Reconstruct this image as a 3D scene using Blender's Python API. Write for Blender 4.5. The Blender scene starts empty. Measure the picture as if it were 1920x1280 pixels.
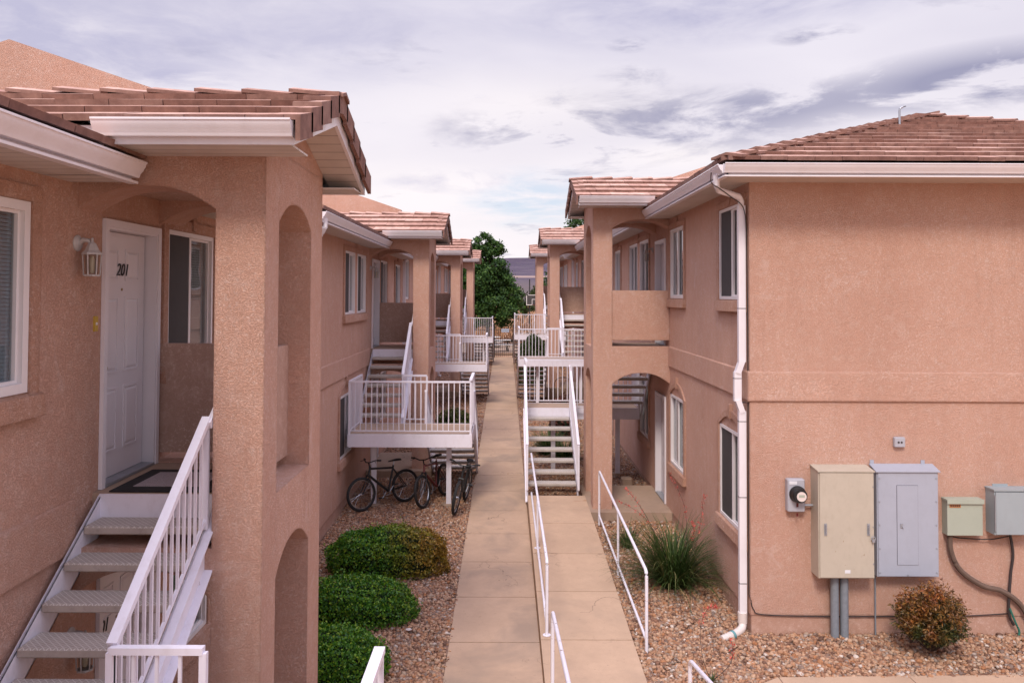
import bpy, bmesh, math, random
import numpy as np
from mathutils import Vector, Matrix
random.seed(7); rng = np.random.default_rng(11)
SC = bpy.context.scene
COL = SC.collection
HC = 4.42                      # camera height above the near walkway

def g(y):                      # the walkway climbs gently away from the camera
    return -0.194 + 0.0188 * y

# ------------------------------------------------------------------ materials
def new_mat(name):
    m = bpy.data.materials.new(name); m.use_nodes = True
    nt = m.node_tree; nt.nodes.clear()
    out = nt.nodes.new('ShaderNodeOutputMaterial')
    bs = nt.nodes.new('ShaderNodeBsdfPrincipled')
    nt.links.new(bs.outputs[0], out.inputs[0])
    return m, nt, bs, out

def N(nt, t, **kw):
    n = nt.nodes.new(t)
    for k, v in kw.items():
        if hasattr(n, k) and k not in n.inputs:
            setattr(n, k, v)
        else:
            n.inputs[k].default_value = v
    return n

def pos(nt, scale=(1, 1, 1), coord='world'):
    if coord == 'world':
        s = nt.nodes.new('ShaderNodeNewGeometry').outputs['Position']
    else:
        s = nt.nodes.new('ShaderNodeTexCoord').outputs['Object']
    mp = nt.nodes.new('ShaderNodeMapping'); mp.inputs['Scale'].default_value = scale
    nt.links.new(s, mp.inputs[0]); return mp.outputs[0]

def noise(nt, vec, scale, detail=4, rough=.55, dist=0):
    n = nt.nodes.new('ShaderNodeTexNoise')
    n.inputs['Scale'].default_value = scale; n.inputs['Detail'].default_value = detail
    n.inputs['Roughness'].default_value = rough; n.inputs['Distortion'].default_value = dist
    nt.links.new(vec, n.inputs['Vector']); return n.outputs['Fac']

def ramp(nt, fac, stops):
    r = nt.nodes.new('ShaderNodeValToRGB'); e = r.color_ramp.elements
    while len(e) < len(stops): e.new(0.5)
    for i, (p, c) in enumerate(stops):
        e[i].position = p
        e[i].color = (c, c, c, 1) if isinstance(c, (int, float)) else (*c, 1)
    nt.links.new(fac, r.inputs[0]); return r.outputs[0]

def mix(nt, fac, a, b, blend='MIX'):
    m = nt.nodes.new('ShaderNodeMix'); m.data_type = 'RGBA'; m.blend_type = blend
    for s, v in ((0, fac), (6, a), (7, b)):
        if isinstance(v, bpy.types.NodeSocket): nt.links.new(v, m.inputs[s])
        elif s == 0: m.inputs[0].default_value = v
        else: m.inputs[s].default_value = (*v, 1)
    return m.outputs[2]

def bump(nt, h, strength, dist, normal=None):
    b = nt.nodes.new('ShaderNodeBump'); b.inputs['Strength'].default_value = strength
    b.inputs['Distance'].default_value = dist; nt.links.new(h, b.inputs['Height'])
    if normal: nt.links.new(normal, b.inputs['Normal'])
    return b.outputs[0]

def mathn(nt, op, a, b=None):
    m = nt.nodes.new('ShaderNodeMath'); m.operation = op
    for i, v in enumerate((a, b)):
        if v is None: continue
        if isinstance(v, bpy.types.NodeSocket): nt.links.new(v, m.inputs[i])
        else: m.inputs[i].default_value = v
    return m.outputs[0]

def stucco(name, c1, c2, bev=0.03, bmp=1.0):
    m, nt, bs, out = new_mat(name)
    v = pos(nt)
    big = noise(nt, v, .55, 5, .6)
    vs = pos(nt, (1.6, 1.6, .22))
    streak = noise(nt, vs, 1.6, 5, .65)
    worm = noise(nt, v, 82, 4, .68, .35)
    wr = ramp(nt, worm, [(.42, 0.0), (.50, .7), (.60, 1.0)])
    fine = noise(nt, v, 210, 4, .7)
    mid = noise(nt, v, 9, 4, .6)
    f1 = ramp(nt, big, [(.3, 0.0), (.7, 1.0)])
    col = mix(nt, f1, c1, c2)
    col = mix(nt, ramp(nt, streak, [(.42, 0.0), (.75, .30)]), col, tuple(x * .78 for x in c1))
    col = mix(nt, ramp(nt, mid, [(.48, 0.0), (.75, .32)]), col, (.70, .52, .45))
    col = mix(nt, ramp(nt, wr, [(0, .20), (.6, 0.0)]), col, tuple(x * .58 for x in c1))  # relief shading put into the colour: grooves darker than ridges
    patch = noise(nt, v, 1.9, 6, .72, .6)
    col = mix(nt, ramp(nt, patch, [(.58, 0.0), (.70, .35)]), col, (.74, .58, .52))
    drip = noise(nt, pos(nt, (5, 5, .35)), 1.5, 5, .7)
    col = mix(nt, ramp(nt, drip, [(.56, 0.0), (.74, .22)]), col, tuple(x * .66 for x in c1))
    nt.links.new(col, bs.inputs['Base Color'])
    bs.inputs['Roughness'].default_value = .92
    bs.inputs['Specular IOR Level'].default_value = .25
    bv = None
    if bev:
        b = nt.nodes.new('ShaderNodeBevel'); b.samples = 4; b.inputs[0].default_value = bev; bv = b.outputs[0]
    fl = noise(nt, v, 38, 4, .6, .8); zone = noise(nt, v, 1.1, 4, .6)
    fk = mathn(nt, 'MULTIPLY', ramp(nt, fl, [(.56, 0.0), (.62, .55)]), ramp(nt, zone, [(.40, .25), (.62, 1.0)]))
    col = mix(nt, fk, col, (.76, .58, .50))  # pale flecks add highlights of the relief to the colour
    nt.links.new(col, bs.inputs['Base Color'])
    h = mathn(nt, 'ADD', mathn(nt, 'MULTIPLY', wr, 1.0), mathn(nt, 'MULTIPLY', fine, .9))
    h = mathn(nt, 'ADD', h, mathn(nt, 'MULTIPLY', mid, .5))
    nt.links.new(bump(nt, h, .95 * bmp, .0058, bv), bs.inputs['Normal'])
    return m

def plain(name, c, rough=.5, var=.06, metal=0, scale=3, bmp=0, bscale=60, spec=.4, coord='world', dirt=0):
    m, nt, bs, out = new_mat(name)
    v = pos(nt, coord=coord)
    n = noise(nt, v, scale, 5, .6)
    col = mix(nt, ramp(nt, n, [(.25, 0.0), (.75, 1.0)]), tuple(max(0, x * (1 - var)) for x in c), tuple(min(1, x * (1 + var)) for x in c))
    if dirt:
        n2 = noise(nt, pos(nt, (1, 1, .5), coord), scale * 2.7, 6, .7)
        col = mix(nt, ramp(nt, n2, [(.5, 0.0), (.8, dirt)]), col, (c[0] * .55, c[1] * .47, c[2] * .40))
    nt.links.new(col, bs.inputs['Base Color'])
    r2 = noise(nt, v, scale * 4, 4, .6)
    rr = mathn(nt, 'ADD', mathn(nt, 'MULTIPLY', r2, .2), rough - .1)
    nt.links.new(rr, bs.inputs['Roughness'])
    bs.inputs['Metallic'].default_value = metal
    bs.inputs['Specular IOR Level'].default_value = spec
    if bmp:
        nt.links.new(bump(nt, noise(nt, v, bscale, 3), bmp, .004), bs.inputs['Normal'])
    return m

def island_mat(name, stops, rough=.85, nscale=20, namt=.25, bmp=.3, bscale=90, trans=0, streak=None, spec=.3, edge=0):
    m, nt, bs, out = new_mat(name)
    geo = nt.nodes.new('ShaderNodeNewGeometry')
    col = ramp(nt, geo.outputs['Random Per Island'], stops)
    v = pos(nt, streak or (1, 1, 1))
    n = noise(nt, v, nscale, 5, .65)
    col = mix(nt, namt, col, ramp(nt, n, [(.3, .12), (.7, .9)]), 'OVERLAY')
    if edge:   # butt ends and other faces not turned up are mixed towards dark brown
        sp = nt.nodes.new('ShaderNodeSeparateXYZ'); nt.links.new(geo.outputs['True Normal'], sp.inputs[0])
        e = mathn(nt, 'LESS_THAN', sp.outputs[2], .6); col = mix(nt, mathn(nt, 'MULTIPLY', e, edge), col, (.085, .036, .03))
    nt.links.new(col, bs.inputs['Base Color'])
    bs.inputs['Roughness'].default_value = rough
    bs.inputs['Specular IOR Level'].default_value = spec
    if bmp: nt.links.new(bump(nt, noise(nt, v, bscale, 3), bmp, .004), bs.inputs['Normal'])
    if trans:
        tr = nt.nodes.new('ShaderNodeBsdfTranslucent'); nt.links.new(col, tr.inputs[0])
        ms = nt.nodes.new('ShaderNodeMixShader'); ms.inputs[0].default_value = trans
        nt.links.new(bs.outputs[0], ms.inputs[1]); nt.links.new(tr.outputs[0], ms.inputs[2])
        nt.links.new(ms.outputs[0], out.inputs[0])
    return m

ST1, ST2 = (.600, .345, .255), (.670, .410, .312)
M = {}
M['stucco'] = stucco('stucco', ST1, ST2, .035)
M['stucco_trim'] = stucco('stucco_trim', (.525, .290, .200), (.585, .34, .25), .02)
M['stucco_panel'] = stucco('stucco_panel', (.43, .275, .215), (.49, .325, .26), 0, .5)
M['foundation'] = stucco('foundation', (.44, .255, .185), (.49, .295, .225), 0, .4)
M['white'] = plain('white_painted_steel', (.74, .71, .78), .42, .04, scale=3.5, dirt=.30)
M['vinyl'] = plain('white_vinyl', (.72, .68, .68), .4, .03, dirt=.12)
M['gutter'] = plain('gutter_enamel', (.74, .70, .73), .32, .03, scale=2, dirt=.2, bmp=.05, bscale=9)
M['door'] = plain('door_paint', (.68, .64, .67), .42, .03, dirt=.08)
M['brass'] = plain('brass', (.35, .24, .10), .35, .1, metal=1)
M['black'] = plain('black_paint', (.012, .012, .013), .45, .2)
M['whitescuff'] = plain('scuffed_white_pipe', (.74, .71, .77), .4, .04, scale=3, dirt=.2)
M['rubber'] = plain('rubber', (.016, .015, .016), .75, .2)
M['chrome'] = plain('chrome', (.5, .5, .52), .28, .1, metal=1)
M['steel'] = plain('galvanised', (.36, .38, .42), .42, .12, metal=.6, scale=14)
M['lampwhite'] = plain('weathered_lamp_casting', (.46, .43, .42), .5, .12, scale=14, dirt=.5)
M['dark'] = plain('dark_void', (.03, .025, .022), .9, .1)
M['redpaint'] = plain('red_paint', (.10, .008, .010), .35, .1)
M['screen'] = plain('insect_screen', (.055, .05, .05), .8, .1, bmp=.2, bscale=300)
M['blind'] = plain('blind_slat', (.66, .60, .56), .55, .04)
M['blind_blue'] = plain('blind_slat_blue', (.46, .56, .68), .5, .04)
M['bulb'] = plain('frosted_glass', (.6, .5, .36), .3, .1)
M['tanbox'] = plain('tan_box_paint', (.455, .40, .325), .5, .05, scale=5, dirt=.22)
M['bluebox'] = plain('bluegrey_box_paint', (.35, .37, .435), .45, .04, scale=5, dirt=.12)
M['greenbox'] = plain('green_box_paint', (.36, .39, .32), .5, .05, dirt=.15)
M['greybox'] = plain('grey_box_paint', (.30, .34, .36), .5, .05, dirt=.12)
M['meterbox'] = plain('meter_box_paint', (.38, .38, .42), .45, .06, dirt=.15)
M['conduit'] = plain('conduit_grey', (.20, .22, .25), .6, .12, scale=20, dirt=.4)
M['hose'] = plain('cable_sleeve', (.13, .085, .065), .8, .15, scale=15, bmp=.4, bscale=120)
M['cable'] = plain('cable_dark', (.04, .03, .03), .6, .2)
M['greenwire'] = plain('green_wire', (.03, .16, .12), .5, .1)
M['label_orange'] = plain('sticker_orange', (.42, .16, .05), .5, .1)
M['label_white'] = plain('sticker_white', (.65, .65, .68), .5, .05)
M['pvc'] = plain('pvc_white', (.66, .58, .54), .35, .05, dirt=.3)
M['teal'] = plain('teal_coupling', (.12, .28, .30), .5, .1)
M['yellowpl'] = plain('yellow_plate', (.45, .30, .05), .4, .1)
M['bark'] = plain('bark', (.10, .065, .045), .9, .3, scale=12, bmp=.8, bscale=20)
M['twig'] = plain('twig', (.06, .04, .03), .9, .3, scale=12)
M['signblue'] = plain('sign_pale_blue', (.42, .48, .62), .5, .05)
M['tabletop'] = plain('table_coating', (.60, .56, .52), .5, .06)
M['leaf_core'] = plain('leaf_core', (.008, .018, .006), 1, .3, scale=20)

# concrete
def concrete(name, c, stain=.5, rust=0):
    m, nt, bs, out = new_mat(name)
    v = pos(nt)
    n1 = noise(nt, v, .9, 6, .62); n2 = noise(nt, v, 7, 6, .7); n3 = noise(nt, v, 160, 2)
    nx = noise(nt, pos(nt, (1, 9, 1)), 14, 3, .6)
    col = mix(nt, ramp(nt, n1, [(.3, 0.0), (.7, 1.0)]), tuple(x * .84 for x in c), tuple(x * 1.12 for x in c))
    col = mix(nt, ramp(nt, n2, [(.45, 0.0), (.8, .4)]), col, tuple(x * .72 for x in c))
    col = mix(nt, ramp(nt, nx, [(.4, 0.0), (.8, .25)]), col, tuple(x * 1.2 for x in c))
    col = mix(nt, ramp(nt, n3, [(.35, .35), (.6, 0.0)]), col, tuple(x * .75 for x in c))
    n4 = noise(nt, v, .75, 5, .6, .5)
    col = mix(nt, ramp(nt, n4, [(.50, 0.0), (.66, stain)]), col, (c[0] * .62, c[1] * .66, c[2] * .72))
    ck = nt.nodes.new('ShaderNodeTexVoronoi'); ck.feature = 'DISTANCE_TO_EDGE'; ck.inputs['Scale'].default_value = .45
    wv = nt.nodes.new('ShaderNodeVectorMath'); wv.operation = 'ADD'; nt.links.new(v, wv.inputs[0]); nn_ = nt.nodes.new('ShaderNodeTexNoise'); nn_.inputs['Scale'].default_value = 2.2; nn_.inputs['Detail'].default_value = 6; nt.links.new(v, nn_.inputs['Vector']); nt.links.new(nn_.outputs['Color'], wv.inputs[1]); nt.links.new(wv.outputs[0], ck.inputs['Vector'])
    n8 = noise(nt, v, .5, 2)
    crk = mathn(nt, 'MULTIPLY', mathn(nt, 'LESS_THAN', ck.outputs['Distance'], .0035), ramp(nt, n8, [(.52, 0.0), (.6, .7)]))
    col = mix(nt, crk, col, tuple(x * .35 for x in c))
    sp2 = noise(nt, v, 34, 2, .5)
    col = mix(nt, ramp(nt, sp2, [(.70, 0.0), (.74, .5)]), col, tuple(x * .45 for x in c))
    if rust:
        n5 = noise(nt, v, 1.7, 2, .5)
        col = mix(nt, ramp(nt, n5, [(.69, 0.0), (.76, rust)]), col, (.30, .12, .035))
    nt.links.new(col, bs.inputs['Base Color']); bs.inputs['Roughness'].default_value = .88
    bs.inputs['Specular IOR Level'].default_value = .25
    h = mathn(nt, 'ADD', mathn(nt, 'MULTIPLY', nx, .6), mathn(nt, 'MULTIPLY', n3, .4))
    nt.links.new(bump(nt, h, .25, .003), bs.inputs['Normal'])
    return m
M['walk'] = concrete('walk_concrete', (.45, .31, .215), .8)
M['ramp'] = concrete('ramp_concrete', (.49, .34, .235), .35, .7)
M['slab'] = concrete('slab_concrete', (.38, .27, .20), .4)
# tread: light concrete planks with a cast diamond grid
def tread_mat():
    m, nt, bs, out = new_mat('tread_grit')
    g_ = nt.nodes.new('ShaderNodeNewGeometry')
    mp = nt.nodes.new('ShaderNodeMapping'); mp.inputs['Rotation'].default_value = (0, 0, .78); mp.inputs['Scale'].default_value = (32, 32, .01)
    nt.links.new(g_.outputs['Position'], mp.inputs[0])
    ck = nt.nodes.new('ShaderNodeTexBrick'); ck.offset = 0
    ck.inputs['Scale'].default_value = 1; ck.inputs['Mortar Size'].default_value = .09; ck.inputs['Brick Width'].default_value = 1.0; ck.inputs['Row Height'].default_value = 1.0
    ck.inputs['Color1'].default_value = (0, 0, 0, 1); ck.inputs['Color2'].default_value = (0, 0, 0, 1); ck.inputs['Mortar'].default_value = (1, 1, 1, 1)
    nt.links.new(mp.outputs[0], ck.inputs['Vector'])
    v = pos(nt); n = noise(nt, v, 6, 6, .7)
    base = mix(nt, ramp(nt, n, [(.3, 0.0), (.7, 1.0)]), (.34, .29, .255), (.46, .40, .355))
    n2 = noise(nt, v, 17, 5, .7)
    base = mix(nt, ramp(nt, n2, [(.58, 0.0), (.75, .45)]), base, (.12, .10, .085))
    sep = nt.nodes.new('ShaderNodeSeparateXYZ'); nt.links.new(g_.outputs['Normal'], sep.inputs[0])
    up = mathn(nt, 'GREATER_THAN', sep.outputs[2], .5)
    f = mathn(nt, 'MULTIPLY', up, mathn(nt, 'MULTIPLY', ck.outputs['Color'], .8))
    col = mix(nt, f, base, (.64, .60, .56))
    nt.links.new(col, bs.inputs['Base Color']); bs.inputs['Roughness'].default_value = .8
    nt.links.new(bump(nt, f, .7, .006), bs.inputs['Normal'])
    return m
M['tread'] = tread_mat()
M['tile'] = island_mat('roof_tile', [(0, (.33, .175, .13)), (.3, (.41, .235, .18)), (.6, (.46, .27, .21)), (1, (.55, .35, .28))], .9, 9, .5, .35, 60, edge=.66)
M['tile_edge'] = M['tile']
M['rock'] = island_mat('river_gravel', [(0, (.12, .065, .045)), (.18, (.27, .135, .08)), (.38, (.36, .21, .13)), (.55, (.45, .29, .19)), (.7, (.33, .14, .06)), (.82, (.39, .28, .20)), (.93, (.16, .11, .09)), (1, (.58, .49, .42))], .8, 40, .4, .3, 120)
M['leaf_tree'] = island_mat('leaf_tree', [(0, (.014, .042, .010)), (.5, (.032, .085, .014)), (1, (.075, .14, .024))], .6, .8, .5, 0, trans=.2)
M['leaf_juniper'] = island_mat('leaf_juniper', [(0, (.020, .035, .010)), (.5, (.04, .065, .018)), (1, (.085, .10, .03))], .6, 2, .4, 0, trans=.2)
M['leaf_burgundy'] = island_mat('leaf_burgundy', [(0, (.05, .014, .014)), (.5, (.10, .03, .025)), (1, (.19, .07, .045))], .6, 3, .4, 0, trans=.2)
M['blade'] = island_mat('grass_blade', [(0, (.022, .045, .010)), (.5, (.045, .085, .018)), (.85, (.09, .13, .035)), (1, (.24, .21, .09))], .55, 6, .3, 0, trans=.15)
M['drygrass'] = island_mat('dry_grass', [(0, (.17, .085, .045)), (.5, (.27, .145, .075)), (1, (.36, .21, .12))], .8, 2, .3, 0)
M['flower'] = island_mat('coral_flower', [(0, (.42, .05, .04)), (1, (.62, .13, .10))], .6, 9, .2, 0)

def leaf_mix(name, center, axis, greens, oranges, lo, hi):
    m, nt, bs, out = new_mat(name)
    geo = nt.nodes.new('ShaderNodeNewGeometry')
    a = ramp(nt, geo.outputs['Random Per Island'], greens)
    b = ramp(nt, geo.outputs['Random Per Island'], oranges)
    sub = nt.nodes.new('ShaderNodeVectorMath'); sub.operation = 'SUBTRACT'; sub.inputs[1].default_value = center
    nt.links.new(geo.outputs['Position'], sub.inputs[0])
    dot = nt.nodes.new('ShaderNodeVectorMath'); dot.operation = 'DOT_PRODUCT'; dot.inputs[1].default_value = axis
    nt.links.new(sub.outputs[0], dot.inputs[0])
    n = noise(nt, geo.outputs['Position'], 5, 4, .6)
    f = mathn(nt, 'ADD', dot.outputs['Value'], mathn(nt, 'MULTIPLY', mathn(nt, 'SUBTRACT', n, .5), 1.6))
    col = mix(nt, ramp(nt, mathn(nt, 'ADD', mathn(nt, 'MULTIPLY', f, .5), .5), [(lo, 0.0), (hi, 1.0)]), a, b)
    nt.links.new(col, bs.inputs['Base Color']); bs.inputs['Roughness'].default_value = .5
    tr = nt.nodes.new('ShaderNodeBsdfTranslucent'); nt.links.new(col, tr.inputs[0])
    ms = nt.nodes.new('ShaderNodeMixShader'); ms.inputs[0].default_value = .25
    nt.links.new(bs.outputs[0], ms.inputs[1]); nt.links.new(tr.outputs[0], ms.inputs[2]); nt.links.new(ms.outputs[0], out.inputs[0])
    return m
GR = [(0, (.018, .090, .008)), (.4, (.052, .185, .010)), (.8, (.13, .30, .014)), (1, (.30, .42, .03))]
OG = [(0, (.10, .09, .010)), (.4, (.24, .13, .016)), (.8, (.36, .19, .02)), (1, (.46, .30, .04))]

def glass_mat():
    m, nt, bs, out = new_mat('window_glass'); nt.nodes.remove(bs)
    tr = nt.nodes.new('ShaderNodeBsdfTransparent'); tr.inputs[0].default_value = (.80, .83, .82, 1)
    gl = nt.nodes.new('ShaderNodeBsdfGlossy'); gl.inputs['Roughness'].default_value = .02
    gl.inputs[0].default_value = (.9, .9, .95, 1)
    lw = nt.nodes.new('ShaderNodeLayerWeight'); lw.inputs[0].default_value = .5
    nt.links.new(bump(nt, noise(nt, pos(nt), 1.3, 2), .15, .02), gl.inputs['Normal'])
    f = mathn(nt, 'ADD', mathn(nt, 'MULTIPLY', mathn(nt, 'POWER', lw.outputs['Facing'], 4.0), .85), .10)
    ms = nt.nodes.new('ShaderNodeMixShader'); nt.links.new(f, ms.inputs[0])
    nt.links.new(tr.outputs[0], ms.inputs[1]); nt.links.new(gl.outputs[0], ms.inputs[2]); nt.links.new(ms.outputs[0], out.inputs[0])
    return m
M['glass'] = glass_mat()

def soffit_mat():
    m, nt, bs, out = new_mat('soffit_panel')
    v = pos(nt)
    sep = nt.nodes.new('ShaderNodeSeparateXYZ'); nt.links.new(v, sep.inputs[0])
    fy = mathn(nt, 'FRACT', mathn(nt, 'MULTIPLY', sep.outputs[1], 6.6))
    line = mathn(nt, 'LESS_THAN', fy, .07)
    n = noise(nt, v, 4, 4)
    col = mix(nt, ramp(nt, n, [(.3, 0.0), (.7, 1.0)]), (.52, .46, .42), (.60, .54, .50))
    col = mix(nt, mathn(nt, 'MULTIPLY', line, .75), col, (.13, .10, .09))
    nt.links.new(col, bs.inputs['Base Color']); bs.inputs['Roughness'].default_value = .6
    return m
M['soffit'] = soffit_mat()

def ground_mat(name, cols, sc=30, bmps=.8):
    m, nt, bs, out = new_mat(name)
    v = pos(nt)
    vo = nt.nodes.new('ShaderNodeTexVoronoi'); vo.inputs['Scale'].default_value = sc; nt.links.new(v, vo.inputs['Vector'])
    sep = nt.nodes.new('ShaderNodeSeparateColor'); nt.links.new(vo.outputs['Color'], sep.inputs[0])
    col = ramp(nt, sep.outputs[0], cols)
    n = noise(nt, v, .35, 6, .6)
    col = mix(nt, .4, col, ramp(nt, n, [(.3, .25), (.7, .75)]), 'OVERLAY')
    nt.links.new(col, bs.inputs['Base Color']); bs.inputs['Roughness'].default_value = .95
    nt.links.new(bump(nt, vo.outputs['Distance'], bmps, .02), bs.inputs['Normal'])
    return m
M['gravelbase'] = ground_mat('gravel_base', [(0, (.12, .065, .045)), (.4, (.25, .15, .105)), (.7, (.30, .16, .10)), (1, (.36, .27, .21))], 34)
M['desert'] = ground_mat('desert_dirt', [(0, (.36, .19, .10)), (.5, (.42, .24, .135)), (1, (.46, .29, .18))], .8, .2)

# ------------------------------------------------------------------ mesh builder
ORG = {}
SGN = [1]
class MB:
    def __init__(s): s.v = []; s.f = []
    def add(s, vs, fs):
        o = len(s.v); s.v += [(x * SGN[0], y, z) for x, y, z in vs]; s.f += [tuple(i + o for i in f) for f in fs]
    def quad(s, a, b, c, d): s.add([a, b, c, d], [(0, 1, 2, 3)])
    def hexa(s, p):          # 8 points: bottom 4 ccw, top 4 ccw
        s.add(p, [(0, 3, 2, 1), (4, 5, 6, 7), (0, 1, 5, 4), (1, 2, 6, 5), (2, 3, 7, 6), (3, 0, 4, 7)])
    def box(s, x0, x1, y0, y1, z0, z1):
        s.hexa([(x0, y0, z0), (x1, y0, z0), (x1, y1, z0), (x0, y1, z0), (x0, y0, z1), (x1, y0, z1), (x1, y1, z1), (x0, y1, z1)])
    def cbox(s, x0, x1, y0, y1, z0, z1, b=.008):   # box with chamfered vertical and top edges
        xs = (x0, x0 + b, x1 - b, x1); ys = (y0, y0 + b, y1 - b, y1)
        ring = lambda i, z: None
        def oct_(z, i=0):
            return [(x0 + b + i, y0 + i, z), (x1 - b - i, y0 + i, z), (x1 - i, y0 + b + i, z), (x1 - i, y1 - b - i, z), (x1 - b - i, y1 - i, z), (x0 + b + i, y1 - i, z), (x0 + i, y1 - b - i, z), (x0 + i, y0 + b + i, z)]
        r = [oct_(z0, b), oct_(z0 + b), oct_(z1 - b), oct_(z1, b)]
        vs = sum(r, []); fs = [tuple(range(8))[::-1], tuple(range(24, 32))]
        for k in range(3):
            for i in range(8):
                j = (i + 1) % 8; fs.append((k * 8 + i, k * 8 + j, k * 8 + 8 + j, k * 8 + 8 + i))
        s.add(vs, fs)
    def prism(s, poly, ax, a0, a1):  # poly: 2D points, extruded on axis ax
        def P(a, u, v): return (a, u, v) if ax == 'x' else ((u, a, v) if ax == 'y' else (u, v, a))
        n = len(poly); vs = [P(a0, *q) for q in poly] + [P(a1, *q) for q in poly]
        fs = [tuple(range(n))[::-1], tuple(range(n, 2 * n))] + [(i, (i + 1) % n, n + (i + 1) % n, n + i) for i in range(n)]
        s.add(vs, fs)
    def tube(s, pts, r, n=8, r2=None):
        pts = [Vector(p) for p in pts]; vs = []; fs = []; m = len(pts)
        for i, p in enumerate(pts):
            t = (pts[min(i + 1, m - 1)] - pts[max(i - 1, 0)]).normalized()
            up = Vector((0, 0, 1)) if abs(t.z) < .9 else Vector((0, 1, 0))
            a = t.cross(up).normalized(); b = t.cross(a)
            rr = r if r2 is None else r + (r2 - r) * i / max(1, m - 1)
            for k in range(n):
                q = p + (a * math.cos(2 * math.pi * k / n) + b * math.sin(2 * math.pi * k / n)) * rr
                vs.append(tuple(q))
        for i in range(m - 1):
            for k in range(n):
                fs.append((i * n + k, i * n + (k + 1) % n, (i + 1) * n + (k + 1) % n, (i + 1) * n + k))
        fs += [tuple(range(n)), tuple(range((m - 1) * n, m * n))[::-1]]
        s.add(vs, fs)
    def bar(s, p, q, w, h):  # rectangular bar from p to q, w sideways, h upwards
        p, q = Vector(p), Vector(q); t = (q - p).normalized()
        a = t.cross(Vector((0, 0, 1)))
        a = a.normalized() if a.length > .01 else Vector((1, 0, 0))
        b = a.cross(t).normalized()
        c = [(-1, -1), (1, -1), (1, 1), (-1, 1)]
        vs = [tuple(e + a * (i * w / 2) + b * (j * h / 2)) for e in (p, q) for i, j in c]
        s.hexa([vs[0], vs[1], vs[2], vs[3], vs[4], vs[5], vs[6], vs[7]])
    def lathe(s, c, prof, n=16, ax='z'):
        vs = []; fs = []; m = len(prof)
        for r, h in prof:
            for k in range(n):
                a = 2 * math.pi * k / n; u, v = r * math.cos(a), r * math.sin(a)
                vs.append((c[0] + u, c[1] + v, c[2] + h) if ax == 'z' else ((c[0] + h, c[1] + u, c[2] + v) if ax == 'x' else (c[0] + u, c[1] + h, c[2] + v)))
        for i in range(m - 1):
            for k in range(n): fs.append((i * n + k, i * n + (k + 1) % n, (i + 1) * n + (k + 1) % n, (i + 1) * n + k))
        fs += [tuple(range(n)), tuple(range((m - 1) * n, m * n))[::-1]]
        s.add(vs, fs)
    def torus(s, c, R, r, ax='y', n=32, k=8):
        vs = []; fs = []
        for i in range(n):
            a = 2 * math.pi * i / n
            for j in range(k):
                b = 2 * math.pi * j / k; rr = R + r * math.cos(b); h = r * math.sin(b)
                u, v = rr * math.cos(a), rr * math.sin(a)
                vs.append((c[0] + u, c[1] + h, c[2] + v) if ax == 'y' else (c[0] + h, c[1] + u, c[2] + v))
        for i in range(n):
            for j in range(k): fs.append((i * k + j, ((i + 1) % n) * k + j, ((i + 1) % n) * k + (j + 1) % k, i * k + (j + 1) % k))
        s.add(vs, fs)
    def build(s, name, mat, parent=None, smooth=False, fix=True):
        o_ = ORG.get(parent, Vector((0, 0, 0)))
        me = bpy.data.meshes.new(name)
        me.from_pydata([(x - o_.x, y - o_.y, z - o_.z) for x, y, z in s.v], [], s.f)
        if fix:
            bm = bmesh.new(); bm.from_mesh(me); bmesh.ops.remove_doubles(bm, verts=bm.verts, dist=2e-5); bmesh.ops.recalc_face_normals(bm, faces=bm.faces); bm.to_mesh(me); bm.free()
        if smooth:
            me.polygons.foreach_set('use_smooth', [True] * len(me.polygons))
            try: me.set_sharp_from_angle(angle=math.radians(40))
            except Exception: pass
        me.materials.append(M[mat] if isinstance(mat, str) else mat)
        ob = bpy.data.objects.new(name, me); COL.objects.link(ob)
        if parent: ob.parent = parent
        ORG[ob] = o_
        return ob

def np_mesh(name, verts, faces, mat, parent=None, smooth=False):
    o_ = ORG.get(parent, Vector((0, 0, 0)))
    verts = np.asarray(verts, dtype=np.float64) - np.array(o_)
    faces = np.asarray(faces, dtype=np.int32); k = faces.shape[1]
    me = bpy.data.meshes.new(name)
    me.vertices.add(len(verts)); me.vertices.foreach_set('co', verts.astype(np.float32).ravel())
    me.loops.add(faces.size); me.loops.foreach_set('vertex_index', faces.ravel())
    me.polygons.add(len(faces)); me.polygons.foreach_set('loop_start', np.arange(0, faces.size, k, dtype=np.int32))
    me.update(calc_edges=True); me.validate()
    if smooth: me.polygons.foreach_set('use_smooth', [True] * len(me.polygons))
    me.materials.append(M[mat] if isinstance(mat, str) else mat)
    ob = bpy.data.objects.new(name, me); COL.objects.link(ob)
    if parent: ob.parent = parent
    ORG[ob] = o_
    return ob

def thing(name, label, cat, loc, group=None, rot=None, local=False):
    o = bpy.data.objects.new(name, None); COL.objects.link(o); o.empty_display_size = .2
    o.location = loc
    if rot: o.rotation_euler = rot
    ORG[o] = Vector((0, 0, 0)) if local else Vector(loc)
    return tag(o, label, cat, group)
def tag(o, label=None, cat=None, group=None, kind=None):
    if label: o['label'] = label
    if cat: o['category'] = cat
    if group: o['group'] = group
    if kind: o['kind'] = kind
    return o

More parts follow.
